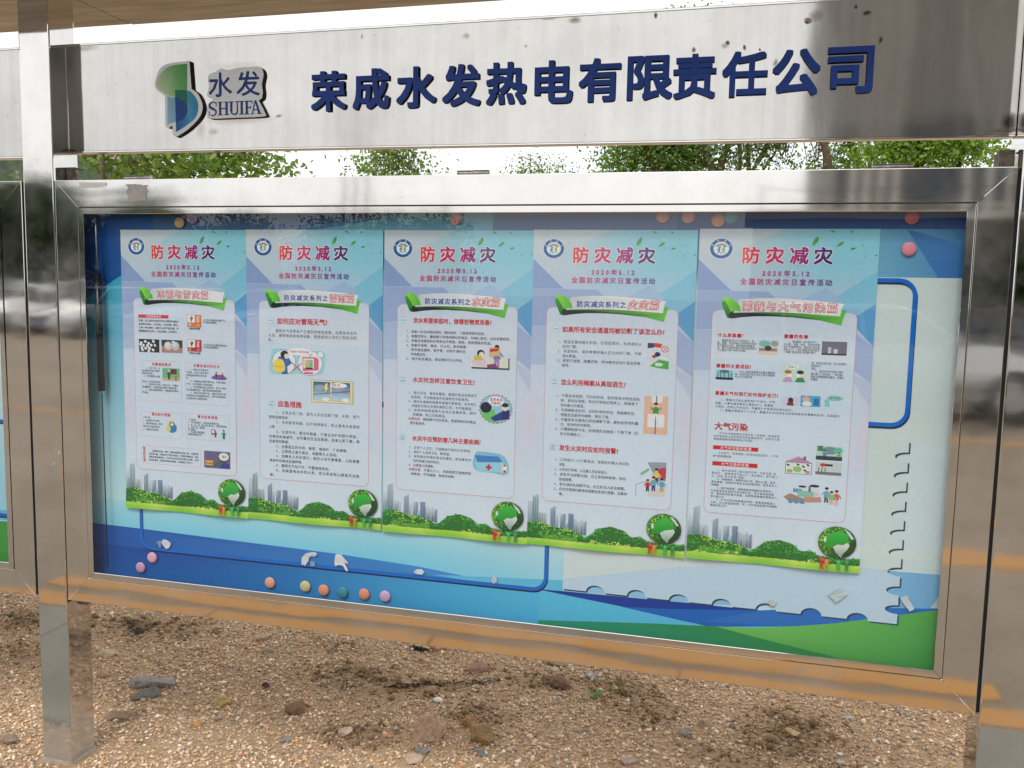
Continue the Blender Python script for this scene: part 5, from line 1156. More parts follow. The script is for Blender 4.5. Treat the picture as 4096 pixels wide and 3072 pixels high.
ST = [(-.114, .52, .119, .26, (150, 142, 134), 20, 'flat pale grey speckled stone slab right of the left post'), (-.083, .44, .082, .42, (112, 108, 102), 30, 'dark grey oval stone just below the flat slab'), (.2, .459, .062, .6, (196, 166, 104), 10, 'yellowish angular stone between the post and the bottom centre'),
      (.465, .486, .066, .7, (138, 106, 76), 50, 'rough brown stone with a dark top right of the yellowish one'), (-.435, .67, .078, .3, (206, 178, 136), 25, 'pale flat shard lying right against the left post'), (.2, .315, .034, .6, (206, 150, 84), 0, 'small orange stone near the bottom left'),
      (-.065, .285, .076, .35, (150, 118, 90), 15, 'flat brown stone in the gravel near the post foot'), (.058, .984, .052, .65, (196, 164, 132), 60, 'tan pointed stone high up below the frame'), (.132, .877, .044, .5, (160, 150, 130), 20, 'grey and white stone below the tan pointed one'),
      (.279, .614, .024, .95, (84, 48, 60), 0, 'small dark purple round stone'), (-.62, 1.03, .034, .6, (206, 176, 120), 0, 'small yellow stone beside a dark clump near the frame'), (-.444, 1.029, .068, .35, (178, 140, 104), -25, 'brown slanting stone beneath the left end of the frame'),
      (.529, .308, .034, .5, (150, 142, 138), 70, 'small grey stone near the bottom, left of the pale pink one'), (.7, .367, .040, .6, (214, 190, 166), 40, 'pale pink stone on a dark soil heap at the bottom'), (-.283, .055, .056, .4, (140, 120, 100), 0, 'brown stone at the bottom left corner'), (-1.30, 1.037, .062, .8, (190, 150, 128), 0, 'pinkish stone at the left edge below the next case'),
      (-.328, .522, .042, .5, (186, 144, 98), 10, 'small ochre stone left of the flat slab'), (.961, .428, .100, .85, (196, 158, 128), 65, 'large pinkish angular block near the bottom centre'), (1.12, .476, .082, .8, (158, 122, 78), 0, 'rough ochre brown rock right of the pinkish block'), (1.047, .554, .038, .8, (178, 130, 78), 30, 'small rust coloured stone above the ochre rock'),
      (.855, .745, .052, .6, (166, 134, 96), 0, 'rounded tan stone beside the white shell'), (.958, .989, .072, .5, (176, 134, 108), 35, 'reddish tan wedge stone above the dark strip of moss'), (1.276, .96, .074, .6, (134, 94, 72), -20, 'dark reddish brown pointed stone right of centre'), (1.233, 1.081, .030, .5, (216, 210, 196), 40, 'small white elongated stone below the frame'),
      (1.477, .998, .022, .8, (206, 200, 130), 0, 'small pale yellow stone right of the white chips'), (1.14, .39, .037, .4, (118, 120, 128), 0, 'flat bluish grey stone at the bottom below the ochre rock'), (.971, .344, .038, .7, (140, 132, 128), 0, 'grey stone touching the foot of the pinkish block'), (.739, .782, .042, .5, (186, 154, 110), 0, 'tan stone half sunk in dark soil left of centre'),
      (1.055, .647, .043, .4, (156, 136, 98), 0, 'flat olive stone above the rust coloured one'), (1.231, 1.133, .060, .5, (178, 152, 116), 0, 'tan stone right below the bottom edge of the frame'), (.958, .291, .050, .5, (208, 176, 152), 0, 'flat pink stone cut by the bottom edge of the photo'), (1.582, .496, .048, .5, (196, 168, 160), 20, 'pale mauve stone at the bottom right of centre'), (1.565, .88, .036, .5, (150, 122, 88), 0, 'brown stone beside the green weed'),
      (1.803, .816, .046, .6, (190, 156, 128), 80, 'upright pinkish stone right of centre'), (1.743, .731, .046, .55, (150, 142, 128), -60, 'oval grey stone next to the upright pinkish one'), (2.081, .79, .044, .5, (206, 172, 122), -15, 'yellow tan stone in the dark soil at the lower right'), (2.277, .976, .026, .6, (206, 200, 190), 0, 'small white stone at the right below the frame'), (2.077, .939, .032, .7, (196, 164, 126), 0, 'pale tan stone on top of the right soil heap'),
      (1.896, .822, .024, .6, (150, 146, 140), 0, 'small grey pebble right of the upright pinkish stone'), (2.21, .659, .022, .6, (210, 200, 200), 0, 'small white pebble near the right post at the bottom'), (-.459, .952, .044, .4, (110, 100, 92), 0, 'dark grey stone under the left end of the frame')]
for i, (x, y, w_, fl, c, rz, lb) in enumerate(ST):
    me = rock_mesh(w_, fl, i*3+1, c, 1.2 if i % 3 else .8); o = link('stone', me, None, (x, y, G+float(ground_h(np.array([x]), np.array([y]))[0])+w_*fl*.22))
    o.rotation_euler = (random.uniform(-.15, .15), random.uniform(-.15, .15), math.radians(rz)); tag(o, lb, 'stone', 'larger stones lying in the gravel')
# white chips
for i in range(7):
    a = i*2.4; x, y = 1.385+.020*math.sqrt(i)*math.cos(a), 1.045+.017*math.sqrt(i)*math.sin(a)
    o = link('stone_chip', rock_mesh(.018, .7, 90+i, (206, 208, 200)), None, (x, y, G+float(ground_h(np.array([x]), np.array([y]))[0])+.006)); tag(o, 'one of the white stone chips in a small heap right of centre below the frame', 'stone chip', 'white stone chips in a small heap')
# shell
bm = bmesh.new(); bmesh.ops.create_uvsphere(bm, u_segments=24, v_segments=14, radius=1)
for v in bm.verts:
    a = math.atan2(v.co.y, v.co.x); v.co = Vector((v.co.x*.017, v.co.y*.014, (v.co.z*.009 if v.co.z > 0 else v.co.z*.003)*(1+.05*math.cos(14*a))))
o = bm_obj('shell', bm, simple('white_shell', lin((236, 232, 222)), .4, 0, .05, 90), None, (.901, .690, G+.012), True); tag(o, 'smooth white seashell lying on the gravel left of centre', 'shell')
# cigarette end
bm = bmesh.new(); add_tube(bm, [(-.014, 0, 0), (.003, .002, 0)], [.0036, .0038], 10); o = bm_obj('cigarette_butt', bm, simple('filter_paper', lin((206, 146, 84)), .8, 0, .1, 200), None, (1.761, .622, G+.010), True)
bm = bmesh.new(); add_tube(bm, [(.0032, .002, 0), (.013, .0035, 0)], [.0037, .0032], 10); q = bm_obj('paper_tip', bm, simple('cigarette_paper', lin((220, 208, 190)), .8, 0, .1, 200), o, (0, 0, 0), True)
o.rotation_euler = (0, 0, .9); tag(o, 'orange cigarette end on the gravel at the bottom right', 'cigarette end')
# brick chip
o = box('brick_chip', -.02, .02, -.006, .006, -.003, .006, simple('red_brick', lin((170, 104, 80)), .9, 0, .2, 60), None, .001, 1); o.location = (.745, 1.099, G+.012); o.rotation_euler = (.1, .1, -.4)
tag(o, 'thin red brick chip just below the frame left of centre', 'brick chip')
# weeds
def weed(x, y, n, h_, col, label, seed):
    rn = random.Random(seed); t_ = empty('weed', (x, y, G)); m = simple('weed_leaf', lin(col), .7, 0, .2, 60)
    z0 = float(ground_h(np.array([x]), np.array([y]))[0])
    for k in range(n):
        a = rn.uniform(0, 6.28); L = h_*rn.uniform(.6, 1.1); wd = L*.13; V = []; F = []
        for j in range(5):
            s_ = j/4; rr_ = L*s_*.8; zz = z0+L*(s_*.9-.5*s_*s_)*1.1; w2 = wd*math.sin(math.pi*min(.97, s_*.85+.12))
            cx, cy = rr_*math.cos(a), rr_*math.sin(a); V += [(cx-w2*math.sin(a), cy+w2*math.cos(a), zz), (cx+w2*math.sin(a), cy-w2*math.cos(a), zz)]
        for j in range(4): F.append((2*j, 2*j+1, 2*j+3, 2*j+2))
        mesh('leaf', V, F, m, t_)
    tag(t_, label, 'weed', 'small weeds in the gravel')
weed(1.42, .90, 9, .045, (92, 128, 74), 'small green weed sprouting in dark soil right of centre', 1)
weed(.10, .172, 6, .022, (90, 140, 60), 'tiny green sprout at the bottom edge left of centre', 2)
weed(-.78, .33, 6, .03, (84, 120, 70), 'tiny green weed left of the left post near the bottom', 3)
weed(-1.12, .92, 8, .035, (74, 90, 62), 'dull green weed in dark soil left of the left post', 4)
# dark moss / dry debris strips
def debris(pts, label, seed, col=(66, 60, 48)):
    rn = random.Random(seed); V, F = [], []
    for _ in range(420):
        k = rn.uniform(0, len(pts)-1.001); i = int(k); f = k-i; w2 = pts[i][2]*(1-f)+pts[i+1][2]*f
        x = pts[i][0]*(1-f)+pts[i+1][0]*f+rn.gauss(0, w2*.5); y = pts[i][1]*(1-f)+pts[i+1][1]*f+rn.gauss(0, w2*.4)
        z = G+float(ground_h(np.array([x]), np.array([y]))[0])+rn.uniform(.002, .010); a = rn.uniform(0, 6.28); L = rn.uniform(.004, .012); b = len(V); c, s_ = math.cos(a), math.sin(a); ww = .0016
        e = rn.uniform(-.4, .6)*L
        V += [(x-c*L/2-s_*ww, y-s_*L/2+c*ww, z), (x-c*L/2+s_*ww, y-s_*L/2-c*ww, z), (x+c*L/2, y+s_*L/2, z+e), (x, y, z+ww*2)]
        F += [(b, b+1, b+3), (b+1, b+2, b+3), (b+2, b, b+3), (b, b+2, b+1)]
    o = mesh('dry_moss', V, F, simple('dry_moss', lin(col), .95, 0, .3, 80)); tag(o, label, 'dry moss', kind='stuff')
debris([(.70, .72, .012), (.80, .78, .012), (.90, .83, .02), (.99, .87, .026), (1.06, .92, .028)], 'long dark strip of dry moss on the gravel at the bottom centre', 5)
debris([(.66, 1.08, .014), (.71, 1.09, .012)], 'small dark clump of moss beside the red brick chip', 6)
debris([(-.60, 1.0, .03), (-.50, .92, .03), (-.44, .88, .02)], 'dark dry clump below the left end of the frame', 7, (92, 84, 72))
# dry twigs left of the post
for k, (a, b, c) in enumerate((((-.98, .50), (-.62, .52), .002), ((-.95, .40), (-.66, .62), .0016), ((-.90, .62), (-.60, .40), .0014), ((.62, .70), (.84, .78), .0018))):
    bm = bmesh.new(); n = 6
    P_ = [(a[0]+(b[0]-a[0])*j/n, a[1]+(b[1]-a[1])*j/n+.01*math.sin(j*1.7+k), G+.012+.004*math.sin(j*2+k)) for j in range(n+1)]
    add_tube(bm, P_, [c*(1-.6*j/n) for j in range(n+1)], 6); o = bm_obj('twig', bm, simple('dry_twig', lin((176, 158, 134) if k < 3 else (90, 70, 52)), .9, 0, .2, 60), None, smooth=True)
    tag(o, ['long pale dry twig left of the left post, lying level', 'pale dry twig left of the post, rising to the right', 'thin pale twig left of the post, falling to the right', 'dark twig leading into the strip of dry moss'][k], 'twig', 'dry twigs on the ground')

# ------------------------------------------------------------------ trees
def leaf_material(name, c1, c2):
    m = N(name); m.t.nodes.remove(m.b); a = m.n('Attribute'); a.attribute_name = 'Col'
    d = m.n('BsdfDiffuse'); t_ = m.n('BsdfTranslucent'); g = m.n('BsdfGlossy'); g.inputs['Roughness'].default_value = .45
    m.l(a.outputs['Color'], d.inputs[0]); tc = m.mix(1.0, a.outputs['Color'], (1.5, 1.5, .5), 'MULTIPLY'); m.l(tc, t_.inputs[0])
    x = m.n('MixShader'); x.inputs[0].default_value = .45; m.l(d.outputs[0], x.inputs[1]); m.l(t_.outputs[0], x.inputs[2])
    y = m.n('MixShader'); y.inputs[0].default_value = .04; m.l(x.outputs[0], y.inputs[1]); m.l(g.outputs[0], y.inputs[2]); m.l(y.outputs[0], m.o.inputs[0]); return m.m
M_LEAF = leaf_material('leaf', None, None)
M_BARK = simple('bark', lin((96, 80, 66)), .95, 0, .3, 12, .8)
M_BARKL = simple('young_bark', lin((128, 112, 98)), .9, 0, .25, 14, .6)
def tree(x, y, limbs, crowns, nleaf, leaf, cols, label, seed, group, bark=None, r0=.12, extra=10):
    """limbs: list of polylines [(x,y,z)...] with start radius; crowns: (cx,cy,cz,rx,ry,rz,weight) in world, z above building datum"""
    rs = np.random.RandomState(seed); t_ = empty('tree', (x, y, G)); tag(t_, label, 'tree', group)
    bm = bmesh.new()
    for (P_, ra, rb) in limbs:
        n = len(P_); Q = []
        for i in range(n-1):
            for k in range(3): Q.append(Vector(P_[i]).lerp(Vector(P_[i+1]), k/3))
        Q.append(Vector(P_[-1]))
        Q = [q+Vector((rs.normal(0, .02), rs.normal(0, .02), 0))*(1 if 0 < j < len(Q)-1 else 0) for j, q in enumerate(Q)]
        add_tube(bm, Q, [ra+(rb-ra)*j/(len(Q)-1) for j in range(len(Q))], 8, True)
    W = np.array([c[6] for c in crowns], float); W /= W.sum()
    # fine branches from the limbs out into the crown
    ends = []
    for c in crowns:
        for _ in range(int(extra)):
            L_ = limbs[rs.randint(len(limbs))][0]; s_ = Vector(L_[-1]).lerp(Vector(L_[max(0, len(L_)-2)]), rs.rand()*.8)
            d = rs.normal(size=3); d /= np.linalg.norm(d); e = Vector((c[0]+d[0]*c[3]*.8, c[1]+d[1]*c[4]*.8, c[2]+abs(d[2])*c[5]*.6-(.2*c[5])))
            mpt = s_.lerp(e, .5)+Vector((rs.normal(0, .12), rs.normal(0, .12), .1))
            add_tube(bm, [s_, mpt, e], [r0*.22, r0*.14, r0*.05], 5, False); ends.append(e)
    sub(bm_obj('trunk', bm, bark or M_BARK, None, smooth=True), t_)
    # leaf clusters
    nc = max(20, nleaf//34); ci = rs.choice(len(crowns), nc, p=W); C_ = np.array([c[:6] for c in crowns])[ci]
    d = rs.normal(size=(nc, 3)); d /= np.linalg.norm(d, axis=1)[:, None]; rad = rs.uniform(.25, 1, nc)**.5
    cen = C_[:, :3]+d*rad[:, None]*C_[:, 3:6]
    li = rs.randint(0, nc, nleaf); sp = leaf*3.4
    pos = cen[li]+rs.normal(0, 1, (nleaf, 3))*np.array([sp, sp, sp*.62])
    # leaf frames: mostly facing up/outwards
    nrm = rs.normal(0, .75, (nleaf, 3))+np.array([0, -.25, .55]); nrm /= np.linalg.norm(nrm, axis=1)[:, None]
    ax = np.cross(nrm, rs.normal(size=(nleaf, 3))); ax /= np.linalg.norm(ax, axis=1)[:, None]; bx = np.cross(nrm, ax)
    sz = leaf*rs.uniform(.6, 1.25, nleaf)[:, None]
    V = np.stack([pos-ax*sz*.5, pos-ax*sz*.18+bx*sz*.30+nrm*sz*.07, pos+ax*sz*.18+bx*sz*.25+nrm*sz*.05, pos+ax*sz*.55-nrm*sz*.12, pos+ax*sz*.18-bx*sz*.25+nrm*sz*.05, pos-ax*sz*.18-bx*sz*.30+nrm*sz*.07], 1).reshape(-1, 3)
    b = np.arange(nleaf)*6; F = np.concatenate([np.stack([b, b+i, b+i+1], 1) for i in (1, 2, 3, 4)], 0)
    tone = np.clip(rs.normal(.5, .22, nc)[li]+rs.normal(0, .18, nleaf), 0, 1)[:, None]
    c = np.array(cols[0])*(1-tone)+np.array(cols[1])*tone
    sub(fastmesh('crown', V, F, M_LEAF, vcol=np.repeat(c, 6, 0)), t_)
YG = (lin((72, 108, 44)), lin((142, 168, 84))); DG = (lin((58, 92, 40)), lin((128, 164, 76))); BG_ = (lin((80, 124, 44)), lin((152, 184, 84)))
GA = 'young street trees beyond the boards'; GB = 'large trees beyond the boards on the right'
def T(*p): return [tuple(a) for a in p]
tree(-7.04, 8.77, [(T((-7.04, 8.77, G), (-7.06, 8.77, 1.5), (-7.04, 8.77, 2.5), (-7.1, 8.8, 3.6), (-7.0, 8.8, 4.1)), .065, .02), (T((-7.04, 8.77, 2.35), (-6.75, 8.95, 2.62), (-6.45, 9.1, 3.0)), .022, .008), (T((-7.04, 8.77, 2.5), (-7.3, 8.7, 2.8)), .018, .006)],
     [(-6.58, 9.05, 2.85, .34, .4, .36, 3), (-6.9, 8.8, 3.5, .5, .6, .28, 1.2), (-6.4, 9.3, 2.55, .30, .3, .22, 1.2), (-7.25, 8.65, 2.95, .22, .25, .16, .5)], 1500, .125, YG, 'young tree with large loose leaves just right of the left post', 1, GA, M_BARKL, .06, 8)
tree(-6.30, 10.5, [(T((-6.3, 10.5, G), (-6.3, 10.52, 2.7), (-6.25, 10.5, 3.5), (-6.2, 10.5, 4.2)), .055, .015), (T((-6.3, 10.5, 2.3), (-6.0, 10.7, 2.9), (-5.9, 10.75, 3.3)), .02, .008), (T((-6.3, 10.5, 2.2), (-6.6, 10.4, 2.9), (-6.7, 10.4, 3.3)), .02, .008)],
     [(-6.5, 10.4, 2.92, .50, .4, .42, 3), (-6.2, 10.6, 3.5, .55, .5, .5, 2), (-5.72, 10.92, 2.82, .20, .2, .20, .8), (-6.12, 10.65, 2.85, .32, .3, .35, 1.4), (-6.9, 10.2, 2.75, .35, .3, .3, 1.3)], 1900, .115, YG, 'second young tree, its leaves thinning out towards the open sky', 2, GA, M_BARKL, .06, 8)
tree(-4.98, 14.6, [(T((-4.98, 14.6, G), (-5.0, 14.6, 2.5), (-5.0, 14.6, 3.4), (-5.0, 14.6, 4.4)), .05, .012)]+[(T((-4.98, 14.6, 2.4), (-4.98+dx*.6, 14.6, 3.1), (-4.98+dx, 14.6, 4.1)), .018, .006) for dx in (-.45, -.25, .28, .5)],
     [(-5.0, 14.6, 3.5, .46, .45, .50, 3), (-4.95, 14.6, 4.1, .5, .5, .5, 2), (-4.52, 14.75, 3.22, .22, .2, .14, .5), (-5.35, 14.45, 3.35, .18, .2, .25, .6)], 2300, .085, YG, 'small bushy young tree standing alone against the sky left of the centre hinge', 3, GA, M_BARKL, .05, 10)
tree(-2.8, 17.4, [(T((-2.8, 17.4, G), (-2.8, 17.4, 3.0), (-2.80, 17.4, 3.55), (-2.81, 17.4, 4.08)), .04, .006), (T((-2.8, 17.4, 3.0), (-3.1, 17.3, 3.62)), .01, .005), (T((-2.8, 17.4, 3.0), (-2.55, 17.5, 3.68)), .01, .005), (T((-2.8, 17.4, 3.2), (-2.68, 17.45, 3.9)), .01, .005)],
     [(-2.80, 17.4, 3.72, .16, .12, .28, 2), (-3.08, 17.3, 3.58, .13, .1, .16, 1), (-2.60, 17.5, 3.66, .15, .1, .16, 1.2), (-2.8, 17.4, 3.2, .4, .4, .3, 3)], 900, .066, YG, 'thin pointed treetop beside the street lamp', 4, GA, M_BARKL, .03, 3)
tree(-2.18, 17.5, [(T((-2.18, 17.5, G), (-2.18, 17.5, 3.0), (-2.18, 17.5, 3.88)), .035, .005), (T((-2.18, 17.5, 3.0), (-2.36, 17.5, 3.66)), .01, .004), (T((-2.18, 17.5, 3.0), (-1.92, 17.55, 3.62)), .01, .004)],
     [(-2.17, 17.5, 3.72, .07, .07, .16, 1), (-2.38, 17.5, 3.58, .12, .1, .10, 1.2), (-2.02, 17.5, 3.56, .13, .1, .09, 1.2), (-2.18, 17.5, 3.15, .35, .35, .25, 4)], 620, .066, YG, 'lowest thin treetop just left of the large trees', 5, GA, M_BARKL, .03, 3)
tree(-.1, 19.9, [(T((-.1, 19.9, G), (-.1, 19.9, 2.6), (-.14, 19.85, 3.96), (-.64, 19.8, 4.62), (-1.1, 19.8, 5.6)), .17, .06), (T((-.1, 19.9, 3.2), (.45, 20.2, 4.0), (.5, 20.2, 5.2)), .09, .04), (T((.9, 20.3, 3.0), (.6, 20.2, 4.3), (.55, 20.1, 5.4)), .05, .03)],
     [(-.75, 19.9, 4.55, .62, .8, .75, 3.2), (-.1, 20.2, 4.5, .50, .8, .7, 3.2), (-.5, 20, 5.8, 1.3, 1.2, .9, 4), (-1.22, 19.7, 4.1, .25, .5, .5, 1.3), (.35, 20.4, 4.9, .5, .5, .8, 1.5)], 8600, .098, DG, 'dense green tree with a slanting dark limb, leftmost of the large trees', 6, GB, M_BARK, .12, 12)
tree(1.2, 19.95, [(T((1.15, 19.95, G), (1.15, 19.95, 3.0), (1.12, 19.93, 3.98), (.81, 19.92, 4.67), (.6, 19.9, 5.8)), .15, .06), (T((1.25, 19.9, 3.0), (1.32, 19.94, 3.98), (1.48, 19.94, 4.75), (1.5, 20, 5.8)), .11, .05), (T((1.6, 20, 3.2), (1.75, 20, 4.1), (1.72, 20, 5.4)), .06, .03)],
     [(1.0, 20.0, 6.0, 1.1, 1.1, .7, 3), (.75, 19.9, 4.3, .35, .5, .5, 1.0), (1.25, 19.9, 4.4, .35, .5, .5, .9), (.55, 20.3, 4.1, .25, .3, .4, .7), (.68, 19.9, 7.2, .7, .6, .85, 1.4)], 2700, .095, DG, 'tree with two bare forking limbs and sky showing between them', 7, GB, M_BARK, .1, 10)
tree(2.1, 20.3, [(T((2.1, 20.3, G), (2.1, 20.3, 3.2), (2.05, 20.2, 4.0), (2.35, 20.2, 4.6), (2.8, 20.2, 5.3)), .10, .04), (T((2.0, 20.3, 3.2), (1.95, 20.2, 4.2), (1.85, 20.2, 5.4)), .07, .03), (T((2.05, 20.3, 3.6), (2.5, 20.3, 4.4), (3.0, 20.3, 5.0)), .04, .015)],
     [(2.1, 20.2, 5.5, 1.1, 1, .7, 3), (1.85, 20.1, 4.35, .55, .6, .55, 2.4), (2.6, 20.2, 4.65, .55, .5, .35, 1.4), (2.75, 20.2, 4.1, .25, .3, .16, .3)], 2300, .09, DG, 'tree with fan shaped branches in the middle of the large trees', 8, GB, M_BARK, .09, 14)
tree(3.74, 19.9, [(T((3.76, 19.9, G), (3.76, 19.9, 3.2), (3.74, 19.86, 4.02), (3.58, 19.87, 4.68), (3.4, 19.9, 5.8)), .13, .07), (T((4.5, 20.8, 2.8), (4.54, 20.78, 4.2), (4.25, 20.81, 4.85), (4.1, 20.8, 5.8)), .12, .05), (T((4.9, 20.5, 3.2), (4.7, 20.6, 4.7), (4.5, 20.6, 5.6)), .06, .03)],
     [(3.5, 20, 5.9, 1.1, 1.0, .8, 3), (4.15, 20.6, 4.45, .45, .6, .55, 1.8), (3.35, 20.6, 3.9, .6, .7, .2, .8), (4.5, 20.7, 5.2, .8, .8, .6, 2), (2.29, 20.2, 7.3, .35, .3, .65, .25)], 3100, .09, DG, 'tree with a thick upright trunk right of the open gap of sky', 9, GB, M_BARK, .1, 12)
tree(5.7, 18.7, [(T((5.7, 18.7, G), (5.7, 18.7, 2.6), (5.6, 18.7, 3.6), (5.3, 18.7, 4.8)), .15, .05), (T((5.7, 18.7, 2.6), (6.3, 18.6, 3.9), (6.5, 18.6, 4.8)), .07, .03)],
     [(5.45, 18.6, 4.35, .80, .8, .62, 4), (6.2, 18.5, 4.35, .50, .8, .50, 2.4), (5.8, 18.6, 5.2, .95, .9, .6, 3.4), (4.85, 18.8, 4.1, .35, .5, .45, 1.3), (6.62, 18.4, 4.15, .14, .3, .22, .35)], 9500, .10, BG_, 'bright green dense round tree, rightmost, behind the right hinge', 10, GB, M_BARK, .12, 12)

# street lamp beyond the boards
lp = empty('street_lamp', (-4.0, 27.4, G)); tag(lp, 'grey street lamp with an oval head beside the thin treetops', 'street lamp')
bm = bmesh.new(); add_tube(bm, [(-4.0, 27.4, G), (-4.0, 27.4, 3.8), (-4.12, 27.36, 4.3), (-4.69, 27.22, 5.02), (-5.05, 27.15, 5.40)], [.075, .055, .05, .04, .032], 10); sub(bm_obj('pole', bm, simple('lamp_grey', (.45, .46, .48), .4, .4), None, smooth=True), lp)
bm = bmesh.new(); bmesh.ops.create_uvsphere(bm, u_segments=18, v_segments=10, radius=1)
for v in bm.verts: v.co = Vector((v.co.x*.22, v.co.y*.13, v.co.z*(.06 if v.co.z > 0 else .03)))
o = bm_obj('lamp_head', bm, simple('lamp_shell', (.62, .64, .66), .35, .1), None, (0, 0, 0), True); o.location = (-5.28, 27.08, 5.50); o.rotation_euler = (0, math.radians(26), 0); sub(o, lp)

# ------------------------------------------------------------------ the place behind the viewer, mirrored in the steel and the glass
M_TYRE = simple('tyre', (.02, .02, .022), .8); M_GLS = simple('car_glass', (.03, .035, .04), .06, 0, .05); M_RIM = simple('rim', (.5, .5, .52), .3, .9)
M_LAMP = simple('headlamp', (.75, .77, .8), .1, .3); M_PLA = simple('number_plate', (.02, .06, .3), .4)
def paint(name, c): return simple(name, c, .22, 0, .02, 3, 0, .8)
def car(loc, rz, m, label):
    t_ = empty('parked_car', loc, rz); tag(t_, label, 'car', 'cars parked behind the viewer')
    # side profile along +x (front), loft across the width
    lower = [(-2.2, .35), (-2.25, .75), (-2.15, 1.0), (-1.2, 1.02), (.75, .98), (1.7, .88), (2.2, .72), (2.25, .45), (2.15, .28), (-2.1, .28)]
    def loft(name, prof, w0, w1, zlo, zhi, mm, shrink=0.0):
        bm = bmesh.new(); S_ = []
        for sgn_ in (-1, 1):
            r_ = []
            for (x, z) in prof:
                k = (z-zlo)/(zhi-zlo); w_ = w0+(w1-w0)*max(0, k); r_.append(bm.verts.new((x, sgn_*w_, z)))
            S_.append(r_)
        n = len(prof); bm.faces.new(S_[0]); bm.faces.new(S_[1][::-1])
        for k in range(n): bm.faces.new((S_[0][k], S_[1][k], S_[1][(k+1) % n], S_[0][(k+1) % n]))
        bmesh.ops.recalc_face_normals(bm, faces=bm.faces)
        bmesh.ops.bevel(bm, geom=list(bm.edges), offset=.05, segments=2, affect='EDGES', clamp_overlap=True)
        return bm_obj(name, bm, mm, t_, smooth=True)
    loft('body', lower, .88, .84, .28, 1.02, m)
    loft('cabin_glass', [(-2.02, .98), (-1.75, 1.36), (-1.2, 1.45), (.1, 1.45), (.85, 1.0), (.8, .95), (-2.0, .95)], .80, .62, .95, 1.45, M_GLS)
    loft('roof', [(-1.78, 1.42), (-1.3, 1.50), (.0, 1.50), (.28, 1.42), (.2, 1.40), (-1.7, 1.40)], .66, .60, 1.40, 1.50, m)
    for x in (-.35, .62, -1.35):
        for s_ in (-1, 1):
            bm = bmesh.new(); add_tube(bm, [(x if x < .6 else .86, s_*.80, .99), (x-.05 if x < .6 else .22, s_*.64, 1.43)], [.035, .03], 6); bm_obj('pillar', bm, m, t_, smooth=True)
    for x in (-1.35, 1.38):
        for s_ in (-1, 1):
            bm = bmesh.new(); add_tube(bm, [(x, s_*.70, .33), (x, s_*.90, .33)], [.33, .33], 20); w_ = bm_obj('wheel', bm, M_TYRE, t_, smooth=False)
            bm = bmesh.new(); add_tube(bm, [(x, s_*.89, .33), (x, s_*.912, .33)], [.21, .19], 16); bm_obj('rim', bm, M_RIM, w_)
    for s_ in (-1, 1):
        bm = bmesh.new(); add_box(bm, 2.02, 2.235, s_*.62-.17, s_*.62+.17, .66, .78, .03, 2); bm_obj('headlight', bm, M_LAMP, t_, smooth=True)
        bm = bmesh.new(); add_box(bm, .55, .72, s_*1.0-.08, s_*1.0+.08, .98, 1.10, .03, 2); bm_obj('mirror', bm, m, t_, smooth=True)
    bm = bmesh.new(); add_box(bm, 2.15, 2.265, -.42, .42, .50, .66, .02, 1); bm_obj('grille', bm, M_GAP, t_)
    bm = bmesh.new(); add_box(bm, 2.2, 2.275, -.24, .24, .37, .47, .005, 1); bm_obj('number_plate', bm, M_PLA, t_)
    return t_
def copy_tree(o, parent=None):
    c = o.copy(); COL.objects.link(c)
    if parent: c.parent = parent
    for ch in o.children: copy_tree(ch, c)
    return c
GP = G-.10
white = paint('white_paint', (.72, .72, .72)); dark_p = paint('black_paint', (.015, .015, .018)); silver = paint('silver_paint', (.55, .56, .57))
c0 = car((-17.3, -20.8, GP), math.radians(92), white, 'white car mirrored in the left post')
for (x, y, rz, lb) in ((-20.2, -20.6, 90, 'white car mirrored in the left-hand case frame'), (-14.4, -20.9, 88, 'white car mirrored in the left stile of the main case'), (-11.4, -21.0, 90, 'white car mirrored faintly in the glass at the left'), (-23.2, -20.6, 91, 'white car parked at the end of the row')):
    c = copy_tree(c0); c.location = (x, y, GP); c.rotation_euler = (0, 0, math.radians(rz)); c['label'] = lb
car((5.2, -13.8, GP), math.radians(176), dark_p, 'black car mirrored in the right post')
car((3.9, -11.0, GP), math.radians(4), silver, 'silver car mirrored in the glass at the right')['label'] = 'silver car mirrored in the glass at the right'

def rtree(x, y, h_, w_, label, seed, n=17000, cols=None):
    z0 = GP
    tree(x, y, [(T((x, y, z0), (x, y, z0+h_*.35), (x+.1, y, z0+h_*.7)), .14, .05)], [(x, y, z0+h_*.45, w_, w_, h_*.30, 2), (x, y, z0+h_*.72, w_*.75, w_*.75, h_*.26, 2)], n, .16, cols or (lin((30, 46, 26)), lin((62, 84, 44))), label, seed, 'trees behind the viewer seen in reflections', M_BARK, .1, 8)
for k, (x, y, h_, w_) in enumerate(((-27, -29, 6.0, 2.6), (-31.5, -28.5, 6.8, 2.8), (-22.5, -30, 5.2, 2.4), (-35, -29, 6.5, 3.0), (-18.5, -31, 4.4, 1.6), (8.5, -17, 3.2, 1.8), (12.0, -17.5, 3.4, 2.0), (15.5, -18, 3.3, 2.0))):
    rtree(x, y, h_, w_, ['tall dark tree mirrored in the left post', 'broad dark tree mirrored in the frame of the next case', 'dark tree mirrored in the left stile', 'dark tree at the far end of the parked cars', 'slim tree mirrored at the left of the glass', 'low round tree mirrored in the right stile', 'low round tree mirrored in the right post', 'low round tree at the end of the building'][k], 40+k)
for k, x in enumerate((-15.0, -12.5, -10.2)):
    rtree(x, -32, 4.6, .9, ['slim young tree mirrored in the top left of the glass, leftmost of three', 'slim young tree mirrored in the top left of the glass, middle of three', 'slim young tree mirrored in the top left of the glass, rightmost of three'][k], 60+k, 7000)
